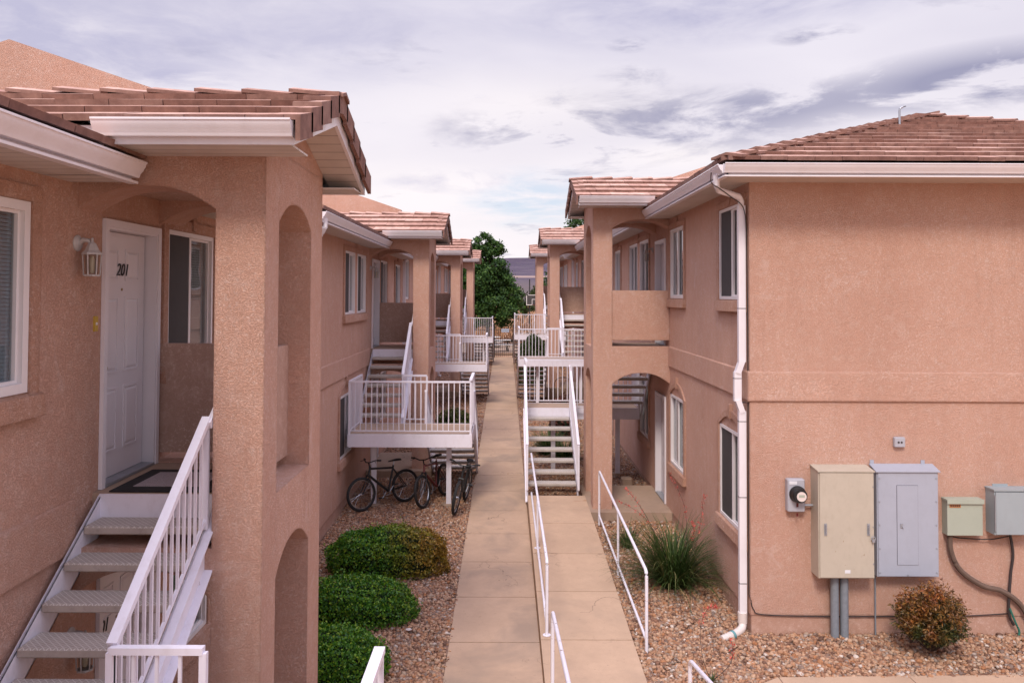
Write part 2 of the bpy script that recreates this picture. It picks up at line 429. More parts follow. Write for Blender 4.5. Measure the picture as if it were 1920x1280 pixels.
# ------------------------------------------------------------------ wall makers
def P3(ax, p, u, v): return (p, u, v) if ax == 'x' else (u, p, v)
def holed_wall(mb, ax, p0, p1, u0, u1, v0, v1, holes):
    us = sorted({u0, u1, *[h[0] for h in holes], *[h[1] for h in holes]})
    vs = sorted({v0, v1, *[h[2] for h in holes], *[h[3] for h in holes]})
    us = [u for u in us if u0 <= u <= u1]; vs = [v for v in vs if v0 <= v <= v1]
    for i in range(len(us) - 1):
        for j in range(len(vs) - 1):
            cu, cv = (us[i] + us[i + 1]) / 2, (vs[j] + vs[j + 1]) / 2
            if any(h[0] < cu < h[1] and h[2] < cv < h[3] for h in holes): continue
            for p in (p0, p1):
                mb.quad(P3(ax, p, us[i], vs[j]), P3(ax, p, us[i + 1], vs[j]), P3(ax, p, us[i + 1], vs[j + 1]), P3(ax, p, us[i], vs[j + 1]))
    for (a, b, c, d) in list(holes) + [(u0, u1, v0, v1)]:
        for (q, r) in (((a, c), (b, c)), ((b, c), (b, d)), ((b, d), (a, d)), ((a, d), (a, c))):
            mb.quad(P3(ax, p0, *q), P3(ax, p0, *r), P3(ax, p1, *r), P3(ax, p1, *q))

def arch_z(u, o):
    a, b, bot, sp, ap = o; t = (u - (a + b) / 2) / ((b - a) / 2)
    return sp + (ap - sp) * max(0.0, (1 - abs(t) ** 2.3))
def arch_wall(mb, ax, p0, p1, u0, u1, v0, v1, ops):
    """openings stacked in v; each (a, b, bottom, spring, apex) - all share one u range or none"""
    us = {u0, u1}
    for o in ops: us |= {o[0] + (o[1] - o[0]) * k / 16 for k in range(17)}
    us = sorted(us)
    def ivs(u, um):
        act = sorted([o for o in ops if o[0] < um < o[1]], key=lambda o: o[2]); z = v0; out = []
        for o in act:
            if o[2] > z + 1e-6: out.append((z, o[2]))
            z = arch_z(u, o)
        out.append((z, v1)); return out
    for i in range(len(us) - 1):
        a, b = us[i], us[i + 1]; um = (a + b) / 2
        for (b0, t0), (b1, t1) in zip(ivs(a, um), ivs(b, um)):
            for p in (p0, p1): mb.quad(P3(ax, p, a, b0), P3(ax, p, b, b1), P3(ax, p, b, t1), P3(ax, p, a, t0))
            mb.quad(P3(ax, p0, a, b0), P3(ax, p0, b, b1), P3(ax, p1, b, b1), P3(ax, p1, a, b0))
            mb.quad(P3(ax, p0, a, t0), P3(ax, p0, b, t1), P3(ax, p1, b, t1), P3(ax, p1, a, t0))
    for o in ops:
        for u in (o[0], o[1]):
            if ax == 'x' and (u == u0 or u == u1): continue
            mb.quad(P3(ax, p0, u, max(v0, o[2])), P3(ax, p1, u, max(v0, o[2])), P3(ax, p1, u, o[3]), P3(ax, p0, u, o[3]))
    for u in (u0, u1):
        if any(abs(u - o[0]) < 1e-6 or abs(u - o[1]) < 1e-6 for o in ops): continue
        mb.quad(P3(ax, p0, u, v0), P3(ax, p1, u, v0), P3(ax, p1, u, v1), P3(ax, p0, u, v1))

def add_rust(mt, sc=26, th=.66, col=(.17, .07, .03)):
    nt = mt.node_tree; bs = next(n for n in nt.nodes if n.type == 'BSDF_PRINCIPLED'); src = bs.inputs['Base Color'].links[0].from_socket
    n = noise(nt, pos(nt), sc, 5, .6, .4); nt.links.new(mix(nt, ramp(nt, n, [(th, 0.0), (th + .04, .9)]), src, col), bs.inputs['Base Color'])
add_rust(M['whitescuff'], 26, .63); add_rust(M['white'], 9, .735, (.30, .16, .09)); add_rust(M['gutter'], 7, .74, (.38, .30, .25)); add_rust(M['tanbox'], 12, .70, (.27, .17, .10)); add_rust(M['greybox'], 14, .72, (.20, .13, .09)); add_rust(M['door'], 8, .72, (.42, .34, .33))
# ------------------------------------------------------------------ roof pieces
def tile_rows(mb, org, along, upd, slope, rows, expo, w0, w1, th=.050, tw=.33, trim0=0.0, trim1=0.0):
    """org: eave start; along/upd: horizontal unit vectors; rows shortened by trim per row"""
    A, U = Vector(along), Vector(upd); org = Vector(org); s = math.sqrt(1 + slope * slope)
    nrm = (Vector((0, 0, 1)) - U * slope).normalized(); T = (U + Vector((0, 0, slope))).normalized()
    for r in range(rows):
        a0, a1 = w0 + trim0 * r, w1 - trim1 * r
        if a1 - a0 < .1: break
        a = a0 - (tw * random.random() if r else 0) * 1.0
        a = a0 - tw * random.random()
        while a < a1:
            b = min(a + tw, a1); aa = max(a, a0)
            if b - aa > .03:
                lift = .042 + random.uniform(-.003, .004); d = random.uniform(-.006, .005)
                base = org + U * (expo * r) + Vector((0, 0, slope * expo * r)) + T * d
                ln = expo * s + .07; g_ = .0025
                p = []
                for (la, h0, h1) in ((0, lift, lift + th), (ln, .0, th * .8)):
                    p.append((la, h0, h1))
                q = lambda al, la, h: tuple(base + A * al + T * la + nrm * h)
                x0, x1 = aa + g_, b - g_
                mb.hexa([q(x0, 0, p[0][1]), q(x1, 0, p[0][1]), q(x1, ln, p[1][1]), q(x0, ln, p[1][1]),
                         q(x0, .006, p[0][2]), q(x1, .006, p[0][2]), q(x1, ln, p[1][2]), q(x0, ln, p[1][2])])
            a += tw
def cap_row(mb, p, q, side, drop, step=.40, w=.15, th=.03, lift=.05):
    """bent caps laid from p up to q; side: horizontal unit across; drop: fall across each wing"""
    p, q = Vector(p), Vector(q); T = (q - p); L = T.length; T.normalize(); S = Vector(side); n = max(1, round(L / step)); st = L / n
    up = Vector((0, 0, 1))
    for i in range(n):
        b = p + T * (i * st) + up * random.uniform(-.004, .006); e = b + T * (st + .06)
        def ring(c, h, ww):
            return [c + up * h, c + S * ww + up * (h - drop * ww), c + S * ww + up * (h - drop * ww - th), c + up * (h - th), c - S * ww + up * (h - drop * ww - th), c - S * ww + up * (h - drop * ww)]
        r0, r1 = ring(b, lift + th + .028, w), ring(e, lift + th - .014, w * .88)
        vs = [tuple(v) for v in r0 + r1]
        fs = [(0, 1, 2, 3), (0, 3, 4, 5), (6, 9, 8, 7), (6, 11, 10, 9)] + [(a, (a + 1) % 6, 6 + (a + 1) % 6, 6 + a) for a in range(6)]
        mb.add(vs, fs)
GP = [(0, 0), (.055, 0), (.062, .012), (.066, .028), (.088, .050), (.094, .066), (.104, .078), (.108, .100), (.118, .104), (.118, .118), (.104, .118), (.104, .108), (.012, .108), (.012, .118), (0, .118)]
def gutter_x(mb, xf, sgn_out, y0, y1, ztop):   # runs along y; fascia at x=xf, profile grows outwards (towards the walk)
    mb.prism([(xf + sgn_out * o, ztop - .118 + h) for o, h in GP], 'y', y0, y1)
def gutter_y(mb, yf, so, x0, x1, ztop):        # runs along x
    mb.prism([(yf + so * o, ztop - .118 + h) for o, h in GP], 'x', x0, x1)

# ------------------------------------------------------------------ openings
def window(root, ax_x, y0, y1, z0, z1, blinds='near', screen='far', fw=.045, arch=False, trim=True, pair=False, blue=False):
    a = ax_x
    f = MB(); xo, xi = a - .012, a + .075
    f.box(xo, xi, y0, y1, z0, z0 + fw); f.box(xo, xi, y0, y1, z1 - fw, z1)
    f.box(xo, xi, y0, y0 + fw, z0 + fw, z1 - fw); f.box(xo, xi, y1 - fw, y1, z0 + fw, z1 - fw)
    ym = (y0 + y1) / 2
    if not blue: f.box(xo + .018, xi - .01, ym - .022, ym + .022, z0 + fw, z1 - fw)
    k = fw
    for (c0, c1, xx) in ((y0 + k, ym - .022, .0), (ym + .022, y1 - k, .012)):   # sash rims
        f.box(xo + .022 + xx, xo + .05 + xx, c0, c0 + .022, z0 + k, z1 - k); f.box(xo + .022 + xx, xo + .05 + xx, c1 - .022, c1, z0 + k, z1 - k)
        f.box(xo + .022 + xx, xo + .05 + xx, c0 + .022, c1 - .022, z0 + k, z0 + k + .022); f.box(xo + .022 + xx, xo + .05 + xx, c0 + .022, c1 - .022, z1 - k - .022, z1 - k)
    w = f.build('window', 'vinyl', root)
    p = MB(); p.box(a + .046, a + .050, y0 + .02, y1 - .02, z0 + .02, z1 - .02); p.build('pane', 'glass', w)
    lo, hi = (y0 + fw, ym - .02), (ym + .02, y1 - fw)
    if screen in ('near', 'far'):
        c = lo if screen == 'near' else hi
        p = MB(); p.box(a + .004, a + .007, c[0] + .02, c[1] - .02, z0 + fw, z1 - fw)
        p.build('insect_screen', 'screen', w)
    if blinds:
        c = (y0 + .05, y1 - .05) if blinds == 'both' else (lo if blinds == 'near' else hi)
        b = MB(); zz = z1 - .06; zb = z0 + random.choice([.06, .06, .25])
        while zz > zb:
            b.hexa([(a + .078, c[0], zz - .012), (a + .081, c[0], zz - .012), (a + .081, c[1], zz - .012), (a + .078, c[1], zz - .012),
                    (a + .090, c[0], zz + .012), (a + .093, c[0], zz + .012), (a + .093, c[1], zz + .012), (a + .090, c[1], zz + .012)])
            zz -= .0265
        b.build('blinds', 'blind_blue' if blue else 'blind', w, fix=False)
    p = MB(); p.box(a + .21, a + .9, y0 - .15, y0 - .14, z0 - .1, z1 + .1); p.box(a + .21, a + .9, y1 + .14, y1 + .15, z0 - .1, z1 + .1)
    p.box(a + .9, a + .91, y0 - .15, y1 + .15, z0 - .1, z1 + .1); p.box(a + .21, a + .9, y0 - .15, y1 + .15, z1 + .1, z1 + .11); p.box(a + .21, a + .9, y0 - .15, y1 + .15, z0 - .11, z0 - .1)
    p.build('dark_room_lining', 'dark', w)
    return w
def window_trim(root, a, y0, y1, z0, z1, arch=False, key=True):
    t = MB(); w = .11; o = .028
    t.box(a - o, a + .01, y0 - w, y0 - .004, z0 - .02, z1); t.box(a - o, a + .01, y1 + .004, y1 + w, z0 - .02, z1)
    if arch:
        n = 12; m = (y0 + y1) / 2; hw = (y1 - y0) / 2
        def zz(y, r): return z1 + .10 + r - (.14) * ((y - m) / (hw + r)) ** 2 - .0
        def pt(k, r): yy = m - (hw + r) + 2 * (hw + r) * k / n; return yy, z1 + (.02 if False else 0) + (.17 + r * .9) * (1 - ((yy - m) / (hw + r)) ** 2)
        for k in range(n):
            (ya, za), (yb, zb) = pt(k, .0), pt(k + 1, .0); (yc, zc), (yd, zd) = pt(k, w), pt(k + 1, w)
            t.hexa([(a - o, ya, za), (a - o, yb, zb), (a + .01, yb, zb), (a + .01, ya, za), (a - o, yc, zc), (a - o, yd, zd), (a + .01, yd, zd), (a + .01, yc, zc)])
        t.box(a - o - .02, a + .01, m - .05, m + .05, z1 + .16, z1 + .36)
    else:
        t.box(a - o, a + .01, y0 - w, y1 + w, z1 + .002, z1 + w)
        if key: t.box(a - o - .016, a + .01, (y0 + y1) / 2 - .05, (y0 + y1) / 2 + .05, z1 + .02, z1 + w + .09)
    t.build('window_surround', 'stucco_trim', root)
    s = MB(); s.hexa([(a - .07, y0 - w - .02, z0 - .17), (a + .01, y0 - w - .02, z0 - .17), (a + .01, y1 + w + .02, z0 - .17), (a - .07, y1 + w + .02, z0 - .17),
                      (a - .055, y0 - w - .02, z0 - .022), (a + .01, y0 - w - .02, z0 - .005), (a + .01, y1 + w + .02, z0 - .005), (a - .055, y1 + w + .02, z0 - .022)])
    s.build('window_sill', 'stucco_trim', root)

def door(root, a, y0, y1, z0, z1, num=None, sgn=-1, numz=1.72, knob='near', numy=0):
    fr = MB(); w = .055
    fr.box(a - .022, a + .13, y0, y0 + w, z0, z1 - w); fr.box(a - .022, a + .13, y1 - w, y1, z0, z1 - w); fr.box(a - .022, a + .13, y0, y1, z1 - w, z1)
    for yy in (y0 - .02, y1 - .035): fr.box(a - .034, a - .002, yy, yy + .055, z0, z1 - .0355)
    fr.box(a - .034, a - .002, y0 - .02, y1 + .02, z1 - .035, z1 + .025)
    f = fr.build('door_frame', 'door', root)
    th = MB(); th.box(a - .03, a + .13, y0 + w, y1 - w, z0, z0 + .022); th.build('threshold', 'steel', root)
    d = MB(); xa = a + .085; l0, l1 = y0 + w + .004, y1 - w - .004
    d.box(xa, xa + .045, l0, l1 - .012, z0 + .025, z1 - w - .006)
    W = l1 - l0 - .012; H = z1 - w - z0 - .03
    pw = W * .30
    for (c0) in (l0 + W * .13, l0 + W * .57):
        for (h0, h1) in ((.10, .36), (.42, .735), (.80, .935)):
            b0, b1 = z0 + .025 + H * h0, z0 + .025 + H * h1; r = .018
            # raised moulding ring and fielded panel
            d.box(xa - .009, xa, c0, c0 + pw, b0, b0 + r); d.box(xa - .009, xa, c0, c0 + pw, b1 - r, b1)
            d.box(xa - .009, xa, c0, c0 + r, b0 + r, b1 - r); d.box(xa - .009, xa, c0 + pw - r, c0 + pw, b0 + r, b1 - r)
            i = .045
            d.hexa([(xa - .001, c0 + r + .008, b0 + r + .008), (xa - .001, c0 + pw - r - .008, b0 + r + .008), (xa - .001, c0 + pw - r - .008, b1 - r - .008), (xa - .001, c0 + r + .008, b1 - r - .008),
                    (xa - .010, c0 + i, b0 + i), (xa - .010, c0 + pw - i, b0 + i), (xa - .010, c0 + pw - i, b1 - i), (xa - .010, c0 + i, b1 - i)])
    D = d.build('door', 'door', root)
    k = MB(); yk = l0 + .07 if knob == 'near' else l1 - .08
    k.lathe((xa, yk, z0 + .95), [(.032, 0), (.032, -.008), (.012, -.012), (.012, -.035), (.026, -.042), (.030, -.055), (.022, -.066), (.0005, -.068)], 14, 'x')
    k.lathe((xa, yk, z0 + 1.09), [(.027, 0), (.027, -.012), (.015, -.016), (.0005, -.018)], 12, 'x')
    k.build('door_knob', 'brass', D, True)
    if num:
        k = MB(); k.lathe((xa, (l0 + l1) / 2 + .0, z0 + 1.60), [(.012, 0), (.012, -.006), (.0005, -.007)], 10, 'x'); k.build('peephole', 'brass', D)
        cu = bpy.data.curves.new('n', 'FONT'); cu.body = num; cu.size = .150; cu.shear = .28; cu.extrude = .003; cu.align_x = 'CENTER'; cu.space_character = 1.0
        to = bpy.data.objects.new('n', cu); COL.objects.link(to)
        bpy.context.view_layer.update()
        me = bpy.data.meshes.new_from_object(to.evaluated_get(bpy.context.evaluated_depsgraph_get()))
        bpy.data.objects.remove(to)
        X = (xa - .014) * SGN[0]
        R = Matrix(((0, 0, 1), (1, 0, 0), (0, 1, 0))) if SGN[0] < 0 else Matrix(((0, 0, -1), (-1, 0, 0), (0, 1, 0)))
        for v in me.vertices:
            c = Vector((v.co.x * .95 , v.co.y, v.co.z)); c = R @ c; v.co = c + Vector((X, (l0 + l1) / 2 - .02 + numy, z0 + numz)) - ORG[D]
        me.materials.clear(); me.materials.append(M['black'])
        ob = bpy.data.objects.new('door_number', me); COL.objects.link(ob); ob.parent = D; ORG[ob] = ORG[D]
    return D

def wall_lamp(a, y, z, label, out=.15, group='porch lanterns beside the doors'):
    loc = (a * SGN[0], y, z)
    t = thing('wall_lantern', label, 'wall lamp', loc, group)
    m = MB(); m.lathe((a, y, z), [(.062, 0), (.062, -.008), (.045, -.022), (.02, -.03), (.0005, -.031)], 16, 'x'); m.build('back_plate', 'lampwhite', t, True)
    m = MB(); m.tube([(a - .015, y, z), (a - .05, y, z + .025), (a - .09, y, z + .02), (a - out + .01, y, z - .015)], .021, 10, .014); m.build('arm', 'lampwhite', t, True)
    c = (a - out, y, z)
    m = MB(); m.lathe(c, [(.0005, .045), (.010, .035), (.008, .02), (.016, .005), (.030, -.005), (.052, -.055), (.074, -.075), (.076, -.088), (.0005, -.089)], 8); m.build('lamp_shade', 'lampwhite', t)
    m = MB()
    for k in range(6):
        an = math.pi / 6 + k * math.pi / 3; m.tube([(c[0] + .064 * math.cos(an), c[1] + .064 * math.sin(an), z - .085), (c[0] + .055 * math.cos(an), c[1] + .055 * math.sin(an), z - .245)], .0055, 5)
    m.torus((c[0], c[1], z - .245), .056, .007, 'y', 6, 5) if False else m.lathe((c[0], c[1], z - .252), [(.0005, 0), (.06, 0), (.063, .008), (.06, .014), (.0005, .014)], 6)
    m.build('cage', 'lampwhite', t)
    m = MB(); m.lathe((c[0], c[1], z - .238), [(.0005, 0), (.05, 0), (.058, .15), (.0005, .15)], 6); m.build('lamp_glass', 'glass', t)
    m = MB(); m.lathe((c[0], c[1], z - .23), [(.0005, 0), (.016, .005), (.02, .06), (.02, .1), (.012, .13), (.0005, .135)], 10); m.build('bulb', 'bulb', t, True)
    return t

# ------------------------------------------------------------------ one unit of a stepped apartment row
def unit(sgn, s, e, p, zL, up, c, kind, wins_u, wins_l, doory, label, num=(None, None), near_face=False, hip=False, ridge=7.42, ends=True, winz=(.90, 2.17), lwz=(-1.75, -.58), par_top=None, side_win=None):
    SGN[0] = sgn; a = 3.25 if sgn < 0 else 3.233
    D = 1.855; gy = g((s + e) / 2)
    root = thing('apartment_building', label, 'building', (sgn * a, s, g(s)), 'apartment buildings stepping up along the walkway')
    zg = zL + 2.53 + up                       # gutter top of the main eave
    zs = zg - .15                             # soffit
    xe = 2.80 if sgn < 0 else 2.78            # fascia plane
    zf = zL - 2.87 + .15                      # bottom edge of the stucco
    zw0 = zf
    far = 2 * ridge - a
    # walls
    holes = [(q0, q1, zL + winz[0] + dz, zL + winz[1] + up + .0) for q0, q1, dz in [(w[0], w[1], 0) for w in wins_u]]
    holes += [(w[0], w[1], zL + lwz[0], zL + lwz[1]) for w in wins_l]
    d0, d1 = doory
    zl = zL - 2.87 + .06 if kind == 'L' else zL - 3.15
    holes += [(d0, d1, zL + .004, zL + 2.15), (d0, d1, zl + .01, zl + 2.12)]
    for h in holes: assert s < h[0] < h[1] < e, (label, h)
    zlow = zl + .01
    w = MB()
    if zf > zlow: zf = zlow - .02
    holed_wall(w, 'x', a, a + .2, s + .19 if near_face else s + .001, e, zf, zs + .12, holes)
    w.build('wall', 'stucco', root)
    w = MB()
    if near_face: w.box(a, far, s, s + .19, zf, zs + .12)
    else: w.box(a + .2, far, s + .001, s + .15, zf, zs + .12)
    w.box(a + .2, far, e - .15, e, zf, zs + .12); w.box(far - .2, far, s + .15, e - .15, zf, zs + .12)
    w.build('end_wall', 'stucco', root)
    w = MB(); w.box(a + .014, a + .4, s + .012, e - .01, -1.2, zf + .004)
    if near_face: w.box(a + .4, far - .014, s + .012, s + .4, -1.2, zf + .004)
    w.build('foundation', 'foundation', root)
    # belly band
    b = MB()
    bz0, bz1 = zL - .36, zL + .01
    def band_seg(q0, q1): b.hexa([(a - .028, q0, bz0), (a + .01, q0, bz0 - .02), (a + .01, q1, bz0 - .02), (a - .028, q1, bz0), (a - .028, q0, bz1), (a + .01, q0, bz1 + .025), (a + .01, q1, bz1 + .025), (a - .028, q1, bz1)])
    band_seg(s + (.0101 if near_face else 0), p - .002); band_seg(p + D + .002, e)
    if near_face: b.hexa([(a - .028, s - .028, bz0), (far, s - .028, bz0), (far, s + .01, bz0 - .02), (a - .028, s + .01, bz0 - .02), (a - .028, s - .028, bz1), (far, s - .028, bz1), (far, s + .01, bz1 + .02), (a - .028, s + .01, bz1 + .02)])
    b.build('belly_band', 'stucco', root)
    # windows
    near_b = 'far' if sgn < 0 else 'near'; scr = 'near' if sgn < 0 else 'far'
    for w_ in wins_u:
        blue = len(w_) > 2 and w_[2] == 'blue'
        W = window(root, a, w_[0], w_[1], zL + winz[0], zL + winz[1] + up, 'both' if blue else near_b, None if blue or (sgn > 0 and w_ is not wins_u[0]) else scr, fw=.065 if blue else .045, blue=blue)
    for w_ in wins_l:
        window(root, a, w_[0], w_[1], zL + lwz[0], zL + lwz[1], 'both' if random.random() < .5 else near_b, scr if random.random() < .3 else None)
        window_trim(root, a, w_[0], w_[1], zL + lwz[0], zL + lwz[1], arch=True)
    done = set()
    for i, w_ in enumerate(wins_u):
        if i in done: continue
        q1 = w_[1]
        if i + 1 < len(wins_u) and 0 < wins_u[i + 1][0] - w_[1] < .6: q1 = wins_u[i + 1][1]; done.add(i + 1)
        window_trim(root, a, w_[0], q1, zL + winz[0], zL + winz[1] + up)
    door(root, a, d0, d1, zL + .004, zL + 2.15, num[0], sgn)
    door(root, a, d0, d1, zl + .01, zl + 2.12, num[1], sgn, 1.56, numy=-.25)
    # porch
    t = .36; n0, n1 = .36, 1.41; yb = p + n1; cw = .38
    spu, apu, spl, apl = zL + 2.19 + up, zL + 2.37 + up, zL - .72, zL - .50
    top = zL + 2.69 + up
    w = MB(); z0 = zL - 3.35
    fo = [(c + cw, a + .01, zL - .34 if kind == 'L' else zL + .02, spu, apu), (c + cw, a + .01, z0, spl, apl)]
    bo = [(c + cw, a + .01, zL + .02 if kind == 'L' else zL - .34, spu, apu), (c + cw, a + .01, z0, spl, apl)]
    arch_wall(w, 'y', p, p + t, c, a + .01, z0, top, fo)
    arch_wall(w, 'y', yb, p + D, c, a + .01, z0, top, bo)
    w.build('porch_wall', 'stucco', root)
    w = MB()
    arch_wall(w, 'x', c, c + cw, p + t, yb, z0, zL - .01, [(p + t, yb, z0, spl + .03, apl + .02)]); w.build('porch_side_wall', 'stucco', root)
    w = MB(); arch_wall(w, 'x', c, c + cw, p + t, yb, zL - .0099, top, [(p + t, yb, zL - .0099, zL + 2.13 + up, zL + 2.32 + up)])
    w.build('porch_side_wall', 'stucco', root)
    w = MB(); w.prism([(p - .0, top), (p + D, top), (p + D, zL + 2.84 + up - .02), (p + .9, zL + 3.12 + up - .02), (p, zL + 2.85 + up - .02)], 'x', c, c + .12)
    w.build('porch_gable', 'stucco', root)
    w = MB(); w.box(c + .2, c + .30, p + t + .0, yb - .0, zL + .08, zL + 1.10)
    if kind == 'L': w.box(c + cw, a, yb + .05, yb + .17, zL + .09, zL + 1.10)
    else: w.box(c + cw - .05, a, p + .012, p + .13, zL + .14, zL + 1.12)
    w.build('parapet', 'stucco_panel' if kind == 'L' else 'stucco', root)
    w = MB(); w.box(c + cw - .08, a + .004, p + (.285 if kind == 'L' else .17), p + D - (.05 if kind == 'L' else .375), zL - .13, zL); w.build('landing_slab', 'slab', root)
    w = MB(); w.box(c + cw - .02, a + .01, p + t - .02, yb + .02, apu + .05, apu + .1); w.build('porch_ceiling', 'stucco_panel', root)
    w = MB(); w.box(c - .1, a - .002, p - .25, p + D + .1, -1.1, zl); w.build('entry_slab', 'slab', root)
    # porch roof
    ym = p + .9; hs = 1.38; ce = 1.48 if sgn < 0 else 1.40; xi = 4.7
    rz = lambda y: zL + 3.15 + up - .31 * abs(y - ym)
    y0, y1 = ym - hs, ym + hs
    w = MB(); w.prism([(y0, rz(y0) - .02), (ym, rz(ym) - .02), (y1, rz(y1) - .02), (y1, rz(y1)), (ym, rz(ym)), (y0, rz(y0))], 'x', ce + .03, xi)
    w.build('porch_roof_deck', 'soffit', root)
    w = MB(); w.prism([(y0 - .02, rz(y0 - .02) - .125), (ym, rz(ym) - .125), (ym, rz(ym) + .02), (y0 - .02, rz(y0 - .02) + .02)], 'x', ce, ce + .03)
    w.prism([(ym, rz(ym) - .125), (y1 + .02, rz(y1 + .02) - .125), (y1 + .02, rz(y1 + .02) + .02), (ym, rz(ym) + .02)], 'x', ce, ce + .03)
    for yy in (y0 - .022, y1): w.box(ce + .03, a + .1, yy, yy + .022, rz(y0) - .13, rz(y0))
    w.box(a - .42, a + .15, y0 + .0, y0 + .02, zs, rz(y0) + .0)
    w.build('fascia', 'gutter', root)
    w = MB(); zz = rz(y0) - .128
    w.box(ce + .03, a, y0, p - .001, zz, zz + .015); w.box(ce + .03, a, p + D + .001, y1, zz, zz + .015)
    for (q0, q1) in ((y0, ym), (ym, y1)):
        w.prism([(q0, rz(q0) - .118), (q1, rz(q1) - .118), (q1, rz(q1) - .105), (q0, rz(q0) - .105)], 'x', ce + .03, c - .001)
    w.build('porch_soffit', 'soffit', root)
    w = MB(); gutter_y(w, y0 - .023, -1, ce + .0, a - .40, rz(y0) + .035)
    w.build('porch_gutter', 'gutter', root, True)
    w = MB(); ex = .345
    PS = .385; ex = .345
    tile_rows(w, (ce + .06, y0 - .06, rz(y0 - .06)), (1, 0, 0), (0, 1, 0), PS, 4, ex, 0, xi - ce, tw=.42 if sgn < 0 else .38)
    tile_rows(w, (ce + .06, y1 + .06, rz(y1 + .06)), (1, 0, 0), (0, -1, 0), PS, 4, ex, 0, xi - ce, tw=.42)
    cap_row(w, (xi, ym, rz(ym) + .10), (ce - .02, ym, rz(ym) + .10), (0, 1, 0), .31, .40, .16)
    for dr in (1, -1):                       # L-shaped rake tiles
        n = 5; st = (hs + .06) / 4.6
        for i in range(n):
            ya = ym - dr * (hs + .07) + dr * st * i; yc = ya + dr * (st + .05)
            if (yc - ym) * dr > 0: yc = ym
            rt = lambda y: rz(y) + .075 * (hs + .06 - abs(y - ym)); za, zc = rt(ya) + .095, rt(yc) + .052
            for (xa_, xb_, da, db) in ((ce - .055, ce + .17, .038, 0), (ce - .055, ce - .020, .185, .038)):
                w.hexa([(xa_, ya, za - da), (xb_, ya, za - da), (xb_, yc, zc - da), (xa_, yc, zc - da), (xa_, ya, za - db), (xb_, ya, za - db), (xb_, yc, zc - db), (xa_, yc, zc - db)])
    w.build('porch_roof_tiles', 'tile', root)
    # main eave
    y_n = s if not near_face else s - .62
    segs = ((s, p - .10), (p + D + .10, e)) if not near_face else ((s - .58, p - .10), (p + D + .10, e))
    w = MB()
    for q0, q1 in segs: gutter_x(w, xe, -1, q0, q1, zg)
    if near_face: gutter_y(w, s - .58, -1, xe - .05, far + .45, zg)
    w.build('gutter', 'gutter', root, True)
    w = MB()
    for q0, q1 in segs: w.box(xe, xe + .022, q0, q1, zs - .012, zg + .01)
    for q0, q1 in segs: w.box(xe - .05, xe - .001, q0, q1, zs - .012, zs + .006)
    if near_face: w.box(xe, far + .45, s - .58, s - .558, zs - .012, zg + .01); w.box(xe - .04, far + .45, s - .62, s - .581, zs - .012, zs + .006)
    w.build('eave_fascia', 'gutter', root)
    w = MB(); 
    for q0, q1 in segs: w.box(xe + .022, a, max(q0, s - .55), q1, zs, zs + .014)
    if near_face: w.box(a, far + .43, s - .556, s, zs, zs + .014)
    w.build('soffit', 'soffit', root)
    # main roof
    SL = .333; rr = ridge - xe; zr = lambda x: zg + .02 + SL * min(x - xe, 2 * ridge - xe - x)
    w = MB()
    if hip:
        ys = s - .58; yh = ys + rr
        A_, B_, C_ = (xe, ys, zg), (2 * ridge - xe, ys, zg), (ridge, yh, zg + SL * rr)
        w.add([A_, B_, C_, (ridge, e, zg + SL * rr), (xe, e, zg), (2 * ridge - xe, e, zg)], [(0, 1, 2), (0, 2, 3, 4), (1, 5, 3, 2), (4, 3, 5), (0, 4, 5, 1)])
    else:
        w.prism([(xe, zg - .0), (ridge, zr(ridge)), (2 * ridge - xe, zg - .0)], 'y', s, e - .001)
    w.build('roof_deck', 'dark', root)
    w = MB(); EXM = .39; nrow = int(rr / EXM)
    if hip:
        tile_rows(w, (xe - .05, s - .58, zg + .0), (0, 1, 0), (1, 0, 0), SL, nrow + 1, EXM, 0, e - s + .55, trim0=EXM, tw=.34)
        tile_rows(w, (xe, s - .63, zg + .0), (1, 0, 0), (0, 1, 0), SL, nrow + 1, EXM, 0, 2 * rr, trim0=EXM, trim1=EXM, tw=.34)
        cap_row(w, (xe - .02, s - .60, zg + .01), (ridge, s - .58 + rr, zg + SL * rr + .02), (.707, -.707, 0), .23, .40, .21, .036, .065)
        cap_row(w, (2 * ridge - xe + .02, s - .60, zg + .01), (ridge, s - .58 + rr, zg + SL * rr + .02), (.707, .707, 0), .23, .40, .21, .036, .065)
        cap_row(w, (ridge, e, zg + SL * rr), (ridge, s - .58 + rr, zg + SL * rr), (1, 0, 0), .33, .40, .16)
    else:
        tile_rows(w, (xe - .05, s, zg + .0), (0, 1, 0), (1, 0, 0), SL, nrow + 1, EXM, 0, e - s, tw=.34)
        cap_row(w, (ridge, e, zr(ridge)), (ridge, s, zr(ridge)), (1, 0, 0), .33, .40, .16)
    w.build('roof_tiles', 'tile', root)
    # stucco fire wall rising above the roof at the far end
    if par_top:
        w = MB(); zt = lambda x: par_top - .335 * abs(x - ridge)
        w.prism([(a + .02, zs), (a + .02, zt(a)), (ridge, par_top), (2 * ridge - a, zt(a)), (2 * ridge - a, zs)], 'y', e - .12, e + .12)
        w.build('gable_wall', 'stucco', root)
